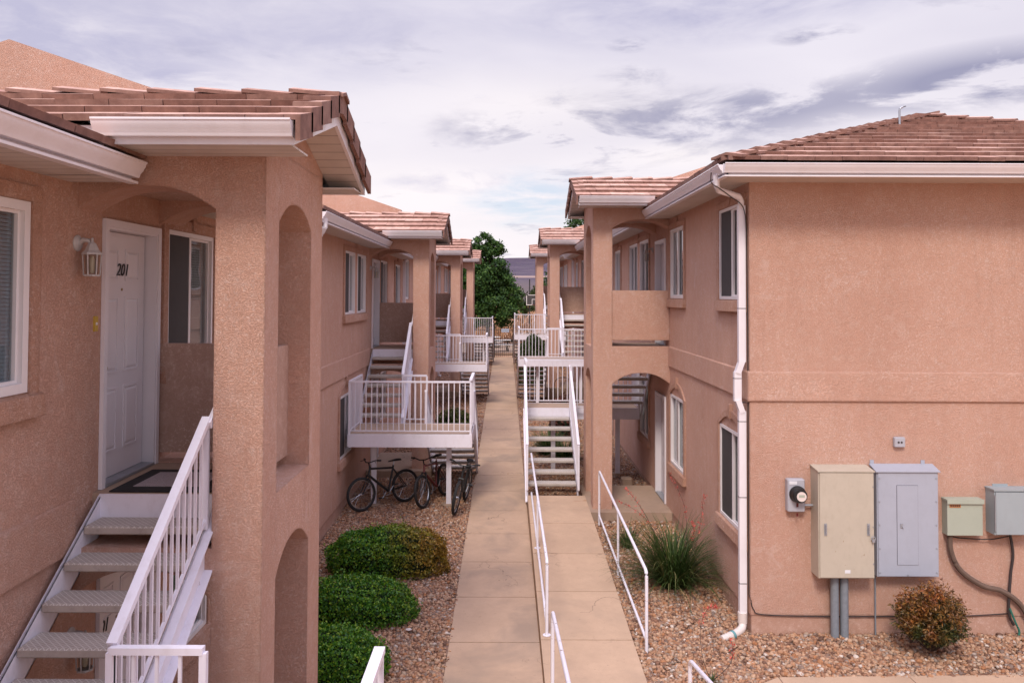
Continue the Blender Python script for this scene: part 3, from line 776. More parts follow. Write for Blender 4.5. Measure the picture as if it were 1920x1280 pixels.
    # downspout at the start of the unit
    if near_face:
        X = a - .075; dy = s + .10
        w = MB()
        w.tube([(xe - .06, s - .30, zg - .10), (xe - .06, s - .30, zs - .08), (xe - .02, s - .25, zs - .14), (a - .14, s + .0, zs - .19), (a - .09, s + .06, zs - .24), (X, dy, zs - .34)], .042, 10)
        def seg(p_, q_): w.bar(p_, q_, .095, .072)
        seg((X, dy, zs - .30), (X, dy, bz1 + .13)); seg((X, dy, bz1 + .15), (X - .06, dy, bz1 - .02)); seg((X - .06, dy, bz1 + .0), (X - .06, dy, bz0 - .02)); seg((X - .06, dy, bz0 + .0), (X, dy, bz0 - .17)); seg((X, dy, bz0 - .15), (X, dy, .17))
        ds = w.build('downspout', 'gutter', root, True)
        for zz in (4.25, 3.32, 3.0, 2.75, 1.75, .62): 
            w = MB(); xx = X - (.06 if bz0 < zz < bz1 else 0); w.box(xx - .05, xx + .05, dy - .039, dy + .039, zz, zz + .008); w.build('downspout_joint', 'cable', ds)
    else:
        X = a - .07; dy = s + .12; w = MB()
        w.bar((xe - .06, dy, zg - .10), (xe - .06, dy, zs - .10), .07, .09); w.tube([(xe - .06, dy, zs - .08), (xe + .0, dy, zs - .18), (X - .08, dy, zs - .22), (X, dy, zs - .34)], .042, 8)
        w.bar((X, dy, zs - .32), (X, dy, .15 + g(dy)), .09, .07); w.tube([(X, dy, .17 + g(dy)), (X, dy, .08 + g(dy)), (X - .12, dy, .03 + g(dy))], .045, 8)
        ds = w.build('downspout', 'gutter', root, True)
    return root

# ------------------------------------------------------------------ white steel staircase
def staircase(sgn, label, c, ye, dr, zL, gu, y_far, ru, xl, zbot, lw, rl, gl, width=1.05, xout=.66):
    """upper flight leaves the porch at ye in direction dr, lower flight turns back along the walk"""
    SGN[0] = sgn
    xu0, xu1 = c + .40, 3.19; nu = 8; zm = zL - ru * nu
    ys = ye + dr * (gu * 7 + .05)                      # landing edge nearest the porch
    yn = y_far
    root = thing('staircase', label, 'staircase', (sgn * 1.2, ys, g(ys)), 'white steel staircases up to the porches')
    w = MB(); w.box(xu0, xu1, min(ye + dr * .004, ye + dr * .034), max(ye + dr * .004, ye + dr * .034), zL - .25, zL - .006); w.build('riser_plate', 'white', root)
    tb = None
    def tread(x0, x1, ya, yb, zt):
        nonlocal tb
        m = MB(); y0, y1 = min(ya, yb), max(ya, yb)
        m.cbox(x0, x1, y0, y1, zt - .062, zt, .010); return m.build('tread', 'tread', root)
    for i in range(1, nu):
        ya = ye + dr * (.02 + gu * (i - 1)); tread(xu0 + .045, xu1 - .012, ya, ya + dr * max(gu, .25), zL - ru * i)
    def stringer(x, fl, yt, zt, yb, zb, name='stringer', hgt=.26, ext=0):
        m = MB(); d = 1 if yb > yt else -1
        m.prism([(yt, zt), (yb, zb), (yb, zb - hgt), (yt, zt - hgt)], 'x', x, x + .014)
        for dz in (0, -hgt + .014):
            m.prism([(yt, zt + dz), (yb, zb + dz), (yb, zb - .014 + dz), (yt, zt - .014 + dz)], 'x', min(x, x + fl), max(x, x + fl) + .014 if fl < 0 else max(x, x + fl))
        return m.build(name, 'white', root)
    sl = ru / gu
    stringer(xu1 - .01, .02, ye, zL + .0, ys, zm + ru * .75, hgt=.30); stringer(xu0 + .03, -.06, ye, zL + .0, ys, zm + ru * .75, hgt=.30)
    # mid landing
    L0, L1 = min(ys, yn), max(ys, yn)
    m = MB(); m.box(xout + .05, 3.14, L0 + .015, L1 - .015, zm - .05, zm + .004); m.build('landing_floor', 'slab', root)
    m = MB(); m.box(xout, 3.15, L0, L0 + .014, zm - .25, zm + .012); m.box(xout, 3.15, L1 - .014, L1, zm - .25, zm + .012)
    m.box(xout, xout + .014, L0 + .014, L1 - .014, zm - .25, zm + .012); m.box(3.136, 3.15, L0 + .014, L1 - .014, zm - .25, zm + .012)
    m.build('landing_fascia', 'white', root)
    yp = yn - dr * .48
    for xx in (2.69, 1.15):
        m = MB(); m.box(xx - .05, xx + .05, yp - .05, yp + .05, g(yp) - .1, zm - .05); m.build('support_post', 'white', root)
        m = MB(); m.lathe((xx, yp, g(yp)), [(.14, -.08), (.14, .01), (.125, .03), (.0005, .03)], 14); m.build('post_footing', 'slab', root)
    # railings
    bal = {}
    def baluster(parent, x, y, z0, z1):
        h = round(z1 - z0, 2)
        if h not in bal:
            m = MB(); s_ = SGN[0]; SGN[0] = 1; m.box(-.009, .009, -.009, .009, 0, h); o = m.build('baluster', 'white'); SGN[0] = s_
            bal[h] = o; first = True
        else:
            o = bal[h].copy(); COL.objects.link(o)
        o.parent = parent; ORG[o] = ORG[parent]
        o.location = Vector((x * SGN[0], y, z0)) - ORG[parent]
    def railing(p, q, zt0, zt1, zb0, zb1, top=.05, posts=(1, 1), sp=.112, toph=.03, name='railing'):
        m = MB(); (xa, ya), (xb, yb) = p, q
        m.bar((xa, ya, zt0), (xb, yb, zt1), top, toph); m.bar((xa, ya, zb0 + .03), (xb, yb, zb1 + .03), .022, .022)
        for k, (x, y, zt, zb) in enumerate(((xa, ya, zt0, zb0), (xb, yb, zt1, zb1))):
            if posts[k]: m.box(x - .02, x + .02, y - .02, y + .02, zb - .05, zt - .012)
        r = m.build(name, 'white', root)
        L = math.hypot(xb - xa, yb - ya); n = max(2, round(L / sp))
        for i in range(1, n):
            f_ = i / n; baluster(r, xa + (xb - xa) * f_, ya + (yb - ya) * f_, zb0 + (zb1 - zb0) * f_ + .03, zt0 + (zt1 - zt0) * f_ - .01)
        return r
    RH = 1.05; xr = xu0 + .03
    # upper flight rail
    yA, yB = ye + dr * .30, ys - dr * (.22)
    nose = lambda y: zL - sl * abs(y - ye) 
    railing((xr, yA), (xr, yB), nose(yA) + .84, zm + RH - .01, nose(yA) + .06, nose(yB) + .06, .062, (1, 1), .10, .04, 'stair_railing')
    m = MB(); m.bar((xr - .03, yA + dr * .03, nose(yA) + .79), (xr - .03, ye - dr * .3, nose(yA) + .79 + (abs(yA - ye) + .3) * .76), .03, .06); m.bar((xr - .03, yA + dr * .03, nose(yA) + .80), (xr, yA, nose(yA) + .82), .03, .05); m.build('grab_rail', 'white', root)
    zt = zm + RH
    railing((xout + .03, yn - dr * .03), (3.12, yn - dr * .03), zt, zt, zm + .04, zm + .04, .045, (1, 1), .112, .035)
    railing((3.12, yn - dr * .05), (3.12, ys - dr * .02), zt, zt, zm + .04, zm + .04, .045, (0, 1), .13, .035)
    railing((xout + .03, yn - dr * .05), (xout + .03, ys - dr * .06), zt + .04, zt + .04, zm + .04, zm + .04, .06, (0, 1), .13, .035)
    if xl[1] < xr - .15: railing((xl[1], ys - dr * .20), (xr, ys - dr * .20), zt - .03, zt - .03, zm + .04, zm + .04, .05, (1, 1), .15, .04)
    # lower flight
    nl = lw; x0, x1 = xl; d2 = -dr
    for j in range(1, nl):
        ya = ys + d2 * (gl * (j - 1) + .02); tread(x0 + .02, x1 - .02, ya, ya + d2 * .27, zm - rl * j)
    yb = ys + d2 * gl * (nl - .35); zb = zm - rl * (nl - .35) + .02
    for xx, fl in ((x0, -.04), (x1 - .014, .04)): stringer(xx, fl, ys, zm + .0, yb, zb, hgt=.24)
    for xx in (x0 - .005, x1 + .005):
        railing((xx, ys + d2 * .03), (xx, yb + d2 * .02), zt - (.34 if dr < 0 else .05), zb + .93, zm + .05, zb + .06, .055, (1, 1), .12, .04, 'stair_railing')
    return root
CAMP = (1.5, 0.004)
SUN = (math.radians(195), math.radians(46), 2.2, 14)
SKYO = ((3.1, 1.2, 0), (0.4, 5.0, 0), (2, 2, 0))
EXPO = 0.26
# ================================================================== THE PLACE
R = -1
# ---- ground sheet
def sheet(name, xs, ys, zf, mat):
    X, Y = np.meshgrid(xs, ys); Z = zf(X, Y); V = np.stack([X.ravel(), Y.ravel(), Z.ravel()], 1)
    nx, ny = len(xs), len(ys); F = [(j * nx + i, j * nx + i + 1, (j + 1) * nx + i + 1, (j + 1) * nx + i) for j in range(ny - 1) for i in range(nx - 1)]
    return np_mesh(name, V, F, mat)
def gz(X, Y):
    base = np.where(Y < 52, -0.194 + .0188 * np.maximum(Y, -30), .784 + (Y - 52) * .0004)
    return base - .06
tag(sheet('ground', np.array([-2500, -600, -100, -30, -12, -4, 0, 4, 12, 30, 100, 600, 2500.]), np.array([-30, 0, 10, 20, 30, 40, 52, 60, 80, 120, 200, 300, 600, 1000, 2000.]), gz, 'desert'), kind='structure')
def hz(X, Y):
    n = np.sin(X * .011) * 3 + np.sin(X * .031 + Y * .01) * 1.6 + np.sin(X * .09 + 2) * .6
    lo = np.interp(Y, [250, 880, 900, 960, 1230, 1262, 1500], [-2, 22, 25.5, 27, 55, 62.5, 64])
    gul = np.sin(X * .05 + np.sin(Y * .02) * 2) * np.interp(Y, [250, 700, 960, 1150, 1262, 1500], [0, 1, .4, 2.2, .6, .2])
    return lo + n * np.interp(Y, [250, 900, 1262, 1500], [0, .25, .45, .45]) + gul
def hill_mat():
    m, nt, bs, out = new_mat('hazed_mesa_rock')
    v = pos(nt, (.012, .012, .22)); n = noise(nt, v, 1.0, 8, .7)
    col = ramp(nt, n, [(.28, (.030, .019, .040)), (.45, (.052, .034, .062)), (.6, (.080, .055, .082)), (.75, (.125, .09, .105))])  # purple-grey distance haze is put into these rock colours
    n2 = noise(nt, pos(nt, (.20, .08, .5)), 1, 6, .75)
    col = mix(nt, ramp(nt, n2, [(.5, 0.0), (.62, .75)]), col, (.075, .06, .065))
    sep = nt.nodes.new('ShaderNodeSeparateXYZ'); nt.links.new(pos(nt), sep.inputs[0])
    bench = ramp(nt, mathn(nt, 'MULTIPLY', sep.outputs[2], .01), [(.18, 0.0), (.232, .0), (.25, .85), (.268, .85), (.285, 0.0)])
    col = mix(nt, bench, col, (.36, .25, .20))
    low = ramp(nt, mathn(nt, 'MULTIPLY', sep.outputs[2], .01), [(.10, .7), (.24, 0.0)])
    col = mix(nt, low, col, (.12, .085, .075))
    nt.links.new(col, bs.inputs['Base Color']); bs.inputs['Roughness'].default_value = 1
    nt.links.new(bump(nt, n, 1, 4), bs.inputs['Normal']); return m
tag(sheet('hills', np.linspace(-1600, 1600, 260), np.concatenate([np.linspace(250, 880, 12), np.linspace(890, 980, 8), np.linspace(1000, 1500, 40)]), hz, hill_mat()), kind='structure')

# ---- paved walk, ramp, pavement
JO = [10.27 + 1.45 * k for k in range(-8, 26)]
def slabs(name, x0, x1, ys, ef, mat, th=.14):
    SGN[0] = 1; m = MB()
    for a, b in zip(ys[:-1], ys[1:]):
        a2, b2 = a + .009, b - .009; za, zb = g(a2) + ef(a2), g(b2) + ef(b2)
        m.hexa([(x0, a2, za - th), (x1, a2, za - th), (x1, b2, zb - th), (x0, b2, zb - th), (x0, a2, za), (x1, a2, za), (x1, b2, zb), (x0, b2, zb)])
    return tag(m.build(name, mat), kind='structure')
slabs('path', -.70, .450, [y for y in JO if y < 47.3] + [47.6], lambda y: 0, 'walk')
er = lambda y: max(0, min(.2, (y - 9.6) * .2 / 5.6)) + .012
slabs('ramp', .468, 1.64, [y for y in JO if y < 15.9] + [16.42], er, 'ramp', .3)
m = MB(); SGN[0] = 1
for poly in ([(1.66, 7.4), (3.19, 7.4), (3.19, 9.38), (2.62, 9.02), (1.66, 8.35)], [(3.2, 7.4), (4.72, 7.4), (4.72, 9.43), (3.2, 9.38)], [(4.73, 7.4), (6.25, 7.4), (6.25, 9.46), (4.73, 9.43)], [(6.26, 7.4), (7.8, 7.4), (7.8, 9.47), (6.26, 9.46)]):
    m.prism(poly, 'z', -.16, -.005)
tag(m.build('pavement', 'ramp'), kind='structure')
m = MB()
m.box(-3.30, .8, 50.2, 60, .5, .79)
tag(m.build('patio', 'slab'), kind='structure')

# ---- gravel
def bed(x0, x1, y0, y1, off=-.012):
    return [(x0, y0, g(y0) + off), (x1, y0, g(y0) + off), (x1, y1, g(y1) + off), (x0, y1, g(y1) + off)]
m = MB()
for b in (bed(-3.28, -.705, 2, 50), bed(1.645, 3.26, 8.5, 16.5), bed(.46, 3.26, 16.5, 50), bed(3.26, 8.6, 9.3, 10.6)): m.quad(*b)
tag(m.build('gravel_bed', 'gravelbase', fix=False), kind='stuff')
ICO = []
def ico():
    t = (1 + 5 ** .5) / 2
    v = np.array([(-1, t, 0), (1, t, 0), (-1, -t, 0), (1, -t, 0), (0, -1, t), (0, 1, t), (0, -1, -t), (0, 1, -t), (t, 0, -1), (t, 0, 1), (-t, 0, -1), (-t, 0, 1)]) / math.sqrt(1 + t * t)
    f = np.array([(0, 11, 5), (0, 5, 1), (0, 1, 7), (0, 7, 10), (0, 10, 11), (1, 5, 9), (5, 11, 4), (11, 10, 2), (10, 7, 6), (7, 1, 8), (3, 9, 4), (3, 4, 2), (3, 2, 6), (3, 6, 8), (3, 8, 9), (4, 9, 5), (2, 4, 11), (6, 2, 10), (8, 6, 7), (9, 8, 1)])
    return v, f
def stones(areas):
    v, f = ico(); Ps = []; Ss = []
    for (x0, x1, y0, y1, dens, s0, s1, test) in areas:
        n = int((x1 - x0) * (y1 - y0) * dens); x = rng.uniform(x0, x1, n); y = rng.uniform(y0, y1, n)
        if test is not None: k = test(x, y); x, y = x[k], y[k]
        s = s0 + (s1 - s0) * rng.beta(1.6, 3.2, len(x))
        z = g(y) - .012 + s * rng.uniform(-.1, .55, len(x)) + .012 * (np.sin(x * 5 + y * 3) + np.sin(y * 7 - x * 2)) * .5
        Ps.append(np.stack([x, y, z], 1)); Ss.append(s)
    P = np.concatenate(Ps); S = np.concatenate(Ss); n = len(P)
    V = v[None] * (1 + rng.uniform(-.28, .28, (n, 12, 1))) * S[:, None, None] * rng.uniform(.6, 1.25, (n, 1, 3)) * np.array([1, 1, .75])
    a = rng.uniform(0, 6.28, n); b = rng.uniform(-.5, .5, n)
    ca, sa, cb, sb = np.cos(a), np.sin(a), np.cos(b), np.sin(b); Z0 = np.zeros(n); O1 = np.ones(n)
    Rz = np.stack([ca, -sa, Z0, sa, ca, Z0, Z0, Z0, O1], 1).reshape(n, 3, 3); Rx = np.stack([O1, Z0, Z0, Z0, cb, -sb, Z0, sb, cb], 1).reshape(n, 3, 3)
    V = np.einsum('nij,nkj->nki', Rz @ Rx, V) + P[:, None, :]
    F = (f[None] + (np.arange(n) * 12)[:, None, None]).reshape(-1, 3)
    return tag(np_mesh('gravel', V.reshape(-1, 3), F, 'rock'), kind='stuff')
def front_ok(x, y): return (y > 9.40) | (x < 2.6) & (y > 8.45 + (x - 1.66) * .6) | ((x >= 2.6) & (x < 3.2) & (y > 9.05 + (x - 2.6) * .6))
stones([(-3.22, -.72, 8.7, 13, 1150, .016, .042, None), (-3.22, -.72, 13, 17.5, 950, .016, .040, None), (-3.22, -.72, 17.5, 26, 520, .02, .042, None),
        (1.66, 3.2, 8.4, 15.4, 1200, .016, .044, front_ok), (3.2, 8.2, 9.40, 10.56, 1250, .017, .046, front_ok),
        (.50, 3.2, 16.5, 26, 520, .02, .042, None), (-.73, -.675, 8.7, 22, 170, .014, .030, None), (1.605, 1.68, 8.5, 9.8, 260, .014, .03, None), (-.6, .4, 8.7, 20, 1.2, .010, .018, None), (-3.2, -.72, 26, 47, 130, .02, .045, None), (.50, 3.2, 26, 47, 130, .02, .045, None)])

# ---- apartment rows
def Lw(p, s, first='x'):
    return [(s + .5, s + 1.7), (p - 2.95, p - 1.85), (p - 1.55, p - .53), (p + 1.60, p + 2.78), (p + 4.35, p + 5.45)]
unit(-1, -1.1, 11.9, 6.035, 2.85, .02, 1.823, 'L', [(2.95, 4.0, 'blue'), (4.38, 5.415, 'blue'), (7.62, 8.81), (10.3, 11.4)], [(7.62, 8.75)], (6.42, 7.415),
     'nearest stucco apartment building on the left, with door 201 at its upper porch', ('201', '101'), par_top=8.2, lwz=(-2.0, -.70))
Lb = [(11.9, 24.9, 18.98, 3.11, 8.46, 'stucco apartment building second from the camera on the left, bicycles parked below it'),
      (24.9, 37.9, 32.0, 3.37, 8.72, 'stucco apartment building third from the camera in the left row'),
      (37.9, 50.9, 45.0, 3.64, None, 'farthest stucco apartment building in the left row, next to the big green tree')]
for s, e, p, z, pt, lb in Lb:
    unit(-1, s, e, p, z, .03, 1.823, 'L', Lw(p, s), [(p - 3.33, p - 2.1), (p + 1.6, p + 2.7)], (p + .385, p + 1.38), lb, par_top=pt, lwz=(-1.95, -.71))
unit(1, 10.56, 23.8, 15.69, 3.40, .15, 1.724, 'R', [(10.79, 12.0), (14.4, 15.57), (17.9, 19.1), (19.5, 20.7), (22.3, 23.4)], [(10.80, 12.0), (14.4, 15.57), (17.95, 19.1)], (16.06, 17.06),
     'nearest stucco apartment building on the right, utility boxes on its end wall', near_face=True, hip=True, ridge=8.0, par_top=8.97, winz=(.97, 2.15), lwz=(-2.21, -.88))
for s, e, p, z, u_, pt, lb in ((23.8, 37.1, 31.0, 3.66, .12, 9.2, 'stucco apartment building in the middle of the right row'), (37.1, 50.3, 44.3, 3.85, .10, None, 'farthest stucco apartment building in the right row, beside the black gate')):
    unit(1, s, e, p, z, u_, 1.724, 'L', Lw(p, s), [(p - 3.33, p - 2.1), (p + 1.6, p + 2.7)], (p + .385, p + 1.38), lb, ridge=8.08, par_top=pt, winz=(.92, 2.10), lwz=(-2.1, -.8))

# ---- staircases
staircase(-1, 'white steel staircase climbing to door 201 in the left foreground', 1.823, 6.34, -1, 2.85, .268, 3.0, .186, (.68, 1.72), 0, 8, .185, .268)
staircase(-1, 'white steel staircase whose landing shelters the bicycles', 1.823, 19.285, -1, 3.11, .268, 16.0, .186, (.68, 1.72), 0, 8, .182, .268)
staircase(-1, 'white steel staircase third along the left side of the walkway', 1.823, 32.305, -1, 3.37, .268, 29.0, .186, (.68, 1.72), 0, 8, .184, .268)
staircase(-1, 'farthest white steel staircase on the left side of the walkway', 1.823, 45.305, -1, 3.64, .268, 42.0, .186, (.68, 1.72), 0, 8, .187, .268)
staircase(1, 'white steel staircase rising away from the top of the concrete ramp', 1.724, 17.15, 1, 3.40, .215, 19.60, .203, (.465, 1.51), .33, 8, .181, .29, xout=.46)
staircase(1, 'white steel staircase behind the ramp staircase, middle of the right side', 1.724, 31.305, -1, 3.66, .268, 28.0, .186, (.50, 1.55), 0, 9, .198, .268, xout=.46)
staircase(1, 'farthest white steel staircase on the right side near the gate', 1.724, 44.605, -1, 3.85, .268, 41.3, .186, (.50, 1.55), 0, 9, .192, .268, xout=.46)

# ---- wall lamps
SGN[0] = -1
wall_lamp(3.25, 6.03, 4.80, 'white wall lantern left of door 201', .115)
wall_lamp(3.25, 6.03, 1.86, 'white wall lantern beside door 101 under the stairs', .115)
wall_lamp(3.25, 19.10, 5.06, 'white wall lantern by the upper door above the bicycles', .15)
wall_lamp(3.25, 32.1, 5.33, 'white wall lantern at the third upper porch on the left', .15)
SGN[0] = 1
wall_lamp(3.233, 17.45, 5.42, 'white wall lantern inside the near upper porch on the right', .15)
wall_lamp(3.233, 31.1, 5.7, 'white wall lantern at the middle upper porch on the right', .15)
SGN[0] = -1
t = thing('doorbell', 'small yellow doorbell plate left of door 201', 'doorbell', (-3.25, 6.32, 4.17))
m = MB(); m.box(3.236, 3.256, 6.285, 6.335, 4.12, 4.24); m.build('plate', 'yellowpl', t)
m = MB(); m.lathe((3.236, 6.31, 4.18), [(.012, 0), (.011, -.006), (.0005, -.007)], 10, 'x'); m.build('button', 'vinyl', t)
t = thing('doormat', 'black-bordered doormat with a pale woven centre on the landing of door 201', 'doormat', (-2.8, 6.72, 2.85))
m = MB(); m.cbox(2.32, 3.13, 6.33, 7.12, 2.851, 2.864, .01); m.build('border', 'rubber', t)
def matmat():
    mm, nt, bs, out = new_mat('woven_mat'); mp = pos(nt, (28, 28, 1)); b = nt.nodes.new('ShaderNodeTexBrick'); nt.links.new(mp, b.inputs['Vector'])
    b.inputs['Color1'].default_value = (.42, .36, .37, 1); b.inputs['Color2'].default_value = (.36, .30, .31, 1); b.inputs['Mortar'].default_value = (.10, .08, .08, 1); b.inputs['Scale'].default_value = 1
    nt.links.new(b.outputs[0], bs.inputs['Base Color']); bs.inputs['Roughness'].default_value = .95; return mm
m = MB(); m.box(2.45, 3.0, 6.47, 6.98, 2.865, 2.869); m.build('woven_centre', matmat(), t)
SGN[0] = 1

# ---- pipe handrails along the ramp
def pipe_rail(label, pts_top, pts_bot, posts, group='white pipe handrails along the ramp'):
    t = thing('pipe_handrail', label, 'handrail', (pts_top[0][0], pts_top[0][1], g(pts_top[0][1])), group)
    def smooth(pts):
        out = [Vector(pts[0])]
        for i in range(1, len(pts) - 1):
            a, b, c = map(Vector, pts[i - 1:i + 2]); p = b + (a - b).normalized() * .09; q = b + (c - b).normalized() * .09
            for k in range(6): f = k / 5; out.append(p.lerp(b, f).lerp(b.lerp(q, f), f))
        out.append(Vector(pts[-1])); return out
    m = MB(); m.tube(smooth(pts_top), .021, 10); m.build('top_rail', 'whitescuff', t, True)
    if pts_bot: m = MB(); m.tube(pts_bot, .018, 8); m.build('lower_rail', 'whitescuff', t, True)
    for x, y, z0, z1 in posts:
        m = MB(); m.tube([(x, y, z0 - .03), (x, y, z1)], .019, 8); m.lathe((x, y, z0), [(.0005, 0), (.052, 0), (.052, .008), (.0005, .008)], 14); m.build('post', 'white', t, True)
pipe_rail('long white pipe handrail between walkway and ramp, ending at the stair post', [(.55, 16.7, 1.12), (.55, 10.39, .99), (.55, 10.39, .04)], [(.55, 16.5, .36), (.55, 10.39, .17)], [(.55, 13.4, g(13.4) + er(13.4), 1.05), (.55, 10.39, g(10.39) + er(10.39), .2)])
pipe_rail('white pipe handrail with scuffed paint between ramp and the spiky grass plant', [(1.775, 15.05, .12), (1.775, 15.05, 1.13), (1.775, 10.04, .98), (1.775, 10.04, -.03)], [(1.775, 15.05, .30), (1.775, 10.04, .13)], [(1.775, 12.55, g(12.5), 1.05)])
pipe_rail('white pipe handrail at the bottom of the picture, on the seam of the path', [(.535, 8.9, .0), (.535, 8.9, .93), (.535, 6.0, 1.30), (.535, 3.0, 2.2)], None, [(.535, 5.0, -.1, 1.55)])
pipe_rail('short white pipe handrail at the bottom edge beside the pavement', [(1.85, 8.02, -.05), (1.85, 8.02, .80), (1.85, 5.5, 1.30), (1.85, 3.0, 2.1)], None, [(1.85, 5.0, -.1, 1.4)])

# ---- utility boxes on the end wall
FX = 10.56; GU = 'utility boxes on the right end wall'
def screws(m, pts, y, r=.008):
    for x, z in pts: m.lathe((x, y, z), [(r, 0), (r, -.006), (.0005, -.008)], 8, 'y')
t = thing('utility_cabinet', 'large tan metal cabinet with two handles on the end wall', 'utility box', (4.39, FX, .81), GU)
m = MB(); m.box(4.03, 4.745, 10.31, FX - .002, .81, 2.17); m.hexa([(4.02, 10.285, 2.165), (4.755, 10.285, 2.165), (4.755, FX, 2.19), (4.02, FX, 2.19), (4.02, 10.285, 2.178), (4.755, 10.285, 2.178), (4.755, FX, 2.21), (4.02, FX, 2.21)]); m.build('body', 'tanbox', t)
m = MB(); m.box(4.045, 4.735, 10.292, 10.309, .825, 2.155); d = m.build('door', 'tanbox', t)
for hx in (4.115, 4.665):
    m = MB(); m.box(hx - .017, hx + .017, 10.284, 10.293, 1.36, 1.51); m.tube([(hx, 10.288, 1.385), (hx, 10.262, 1.39), (hx, 10.262, 1.48), (hx, 10.288, 1.485)], .007, 6); m.build('handle', 'steel', d)
m = MB(); m.torus((4.715, 10.26, 1.33), .024, .006, 'y', 14, 6); m.box(4.698, 4.732, 10.25, 10.27, 1.285, 1.325); m.build('padlock', 'steel', t)
m = MB(); screws(m, [(4.728, z) for z in (1.0, 1.47, 1.98)], 10.292); m.build('screws', 'steel', t)
m = MB(); m.box(4.36, 4.43, 10.289, 10.292, .88, .92); m.build('sticker', 'label_white', t)
for cx_ in (4.29, 4.415):
    m = MB(); m.tube([(cx_, 10.45, -.06), (cx_, 10.45, .815)], .052, 14); m.build('conduit', 'conduit', t, True)
t = thing('utility_cabinet', 'large blue-grey metal cabinet with narrow inset door, right of the tan one', 'utility box', (5.2, FX, .80), GU)
m = MB(); m.box(4.82, 5.615, 10.39, FX - .002, .805, 2.155); m.hexa([(4.80, 10.36, 2.15), (5.635, 10.36, 2.15), (5.635, FX, 2.20), (4.80, FX, 2.20), (4.80, 10.36, 2.162), (5.635, 10.36, 2.162), (5.635, FX, 2.222), (4.80, FX, 2.222)])
for x in (4.81, 5.48): m.box(x, x + .05, FX - .012, FX - .001, 2.2, 2.27)
m.build('body', 'bluebox', t)
m = MB(); m.box(4.835, 5.60, 10.378, 10.389, .815, 2.145); cv = m.build('cover', 'bluebox', t)
m = MB(); m.box(5.072, 5.348, 10.3775, 10.3785, .958, 1.982); m.build('door_gap', 'cable', cv)
m = MB(); m.box(5.076, 5.344, 10.372, 10.380, .962, 1.978); D = m.build('inset_door', 'bluebox', t)
m = MB(); m.box(5.115, 5.145, 10.362, 10.373, 1.44, 1.49); m.tube([(5.13, 10.362, 1.47), (5.145, 10.352, 1.435)], .006, 6); m.build('latch', 'steel', D)
m = MB(); screws(m, [(4.85, z) for z in (.86, 1.17, 1.47, 1.77, 2.07)] + [(5.585, z) for z in (.86, 1.17, 1.47, 1.77, 2.07)] + [(5.21, .83)], 10.378, .010); m.build('screws', 'steel', t)
m = MB(); m.tube([(4.855, 10.53, .82), (4.855, 10.53, -.03)], .011, 8); m.build('conduit', 'conduit', t)
t = thing('utility_box', 'pale green metal box with an orange sticker, hose leaving below', 'utility box', (6.0, FX, 1.32), GU)
m = MB(); m.box(5.755, 6.215, 10.43, FX - .002, 1.325, 1.765); m.build('body', 'greenbox', t)
m = MB(); m.box(5.745, 6.225, 10.405, FX, 1.766, 1.79); m.box(5.745, 6.225, 10.405, 10.415, 1.735, 1.766); m.build('lid', 'greenbox', t)
m = MB(); m.box(5.785, 5.93, 10.425, 10.430, 1.685, 1.728)
s_ = m.build('sticker', 'label_orange', t)
m = MB()
for k in range(5): m.box(5.795 + k * .026, 5.812 + k * .026, 10.4235, 10.425, 1.695, 1.718)
m.build('sticker_print', 'cable', s_)
t = thing('utility_box', 'grey-green metal box at the right edge, black cables below', 'utility box', (6.6, FX, 1.34), GU)
m = MB(); m.box(6.33, 6.86, 10.37, FX - .002, 1.35, 1.915); m.build('body', 'greybox', t)
m = MB(); m.box(6.345, 6.85, 10.355, 10.369, 1.36, 1.90); m.build('door', 'greybox', t)
m = MB(); m.box(6.32, 6.87, 10.35, FX, 1.916, 1.935); m.box(6.42, 6.62, FX - .01, FX, 1.935, 1.965); m.build('lid', 'greybox', t)
m = MB(); m.box(6.328, 6.338, 10.35, 10.37, 1.4, 1.86); m.build('hinge', 'steel', t)
m = MB(); screws(m, [(6.83, z) for z in (1.42, 1.64, 1.85)], 10.355, .01); m.build('screws', 'steel', t)
t = thing('electric_meter', 'small grey electric meter with round glass dial and red tag', 'electric meter', (3.8, FX, 1.6), GU)
m = MB(); m.cbox(3.69, 3.915, 10.45, FX - .002, 1.61, 2.035, .012); m.build('socket_box', 'meterbox', t)
m = MB(); m.lathe((3.815, 10.45, 1.845), [(.108, 0), (.108, -.02), (.10, -.03), (.098, -.075), (.092, -.105), (.085, -.112), (.0005, -.113)], 28, 'y'); dd = m.build('dial_housing', 'black', t, True)
m = MB(); m.lathe((3.828, 10.336, 1.838), [(.062, 0), (.062, -.006), (.0005, -.006)], 24, 'y'); m.build('dial_face', 'pvc', dd)
m = MB(); m.box(3.792, 3.866, 10.327, 10.330, 1.83, 1.862); m.build('display', 'greenbox', dd)
m = MB(); m.box(3.80, 3.825, 10.44, 10.45, 1.68, 1.73); m.box(3.80, 3.82, 10.44, 10.45, 1.56, 1.60); m.build('red_tag', 'redpaint', t)
m = MB(); m.box(3.71, 3.81, 10.446, 10.45, 1.97, 2.01); m.build('sticker', 'label_white', t)
m = MB(); m.tube([(3.91, 10.5, 1.69), (4.04, 10.5, 1.69)], .016, 8); m.build('conduit', 'steel', t)
t = thing('junction_box', 'small grey box with two holes high above the cabinets', 'junction box', (5.18, FX, 2.44), GU)
m = MB(); m.cbox(5.115, 5.255, 10.50, FX - .002, 2.445, 2.575, .008); m.build('body', 'meterbox', t)
m = MB()
for x in (5.165, 5.205): m.lathe((x, 10.50, 2.51), [(.014, 0), (.014, -.004), (.0005, -.004)], 10, 'y')
m.build('hole', 'cable', t)
def wpx(px, py, d=.03): Y = FX - d; return ((px - 948) * Y / 1493, Y, HC - (py - 553) * Y / 1493)
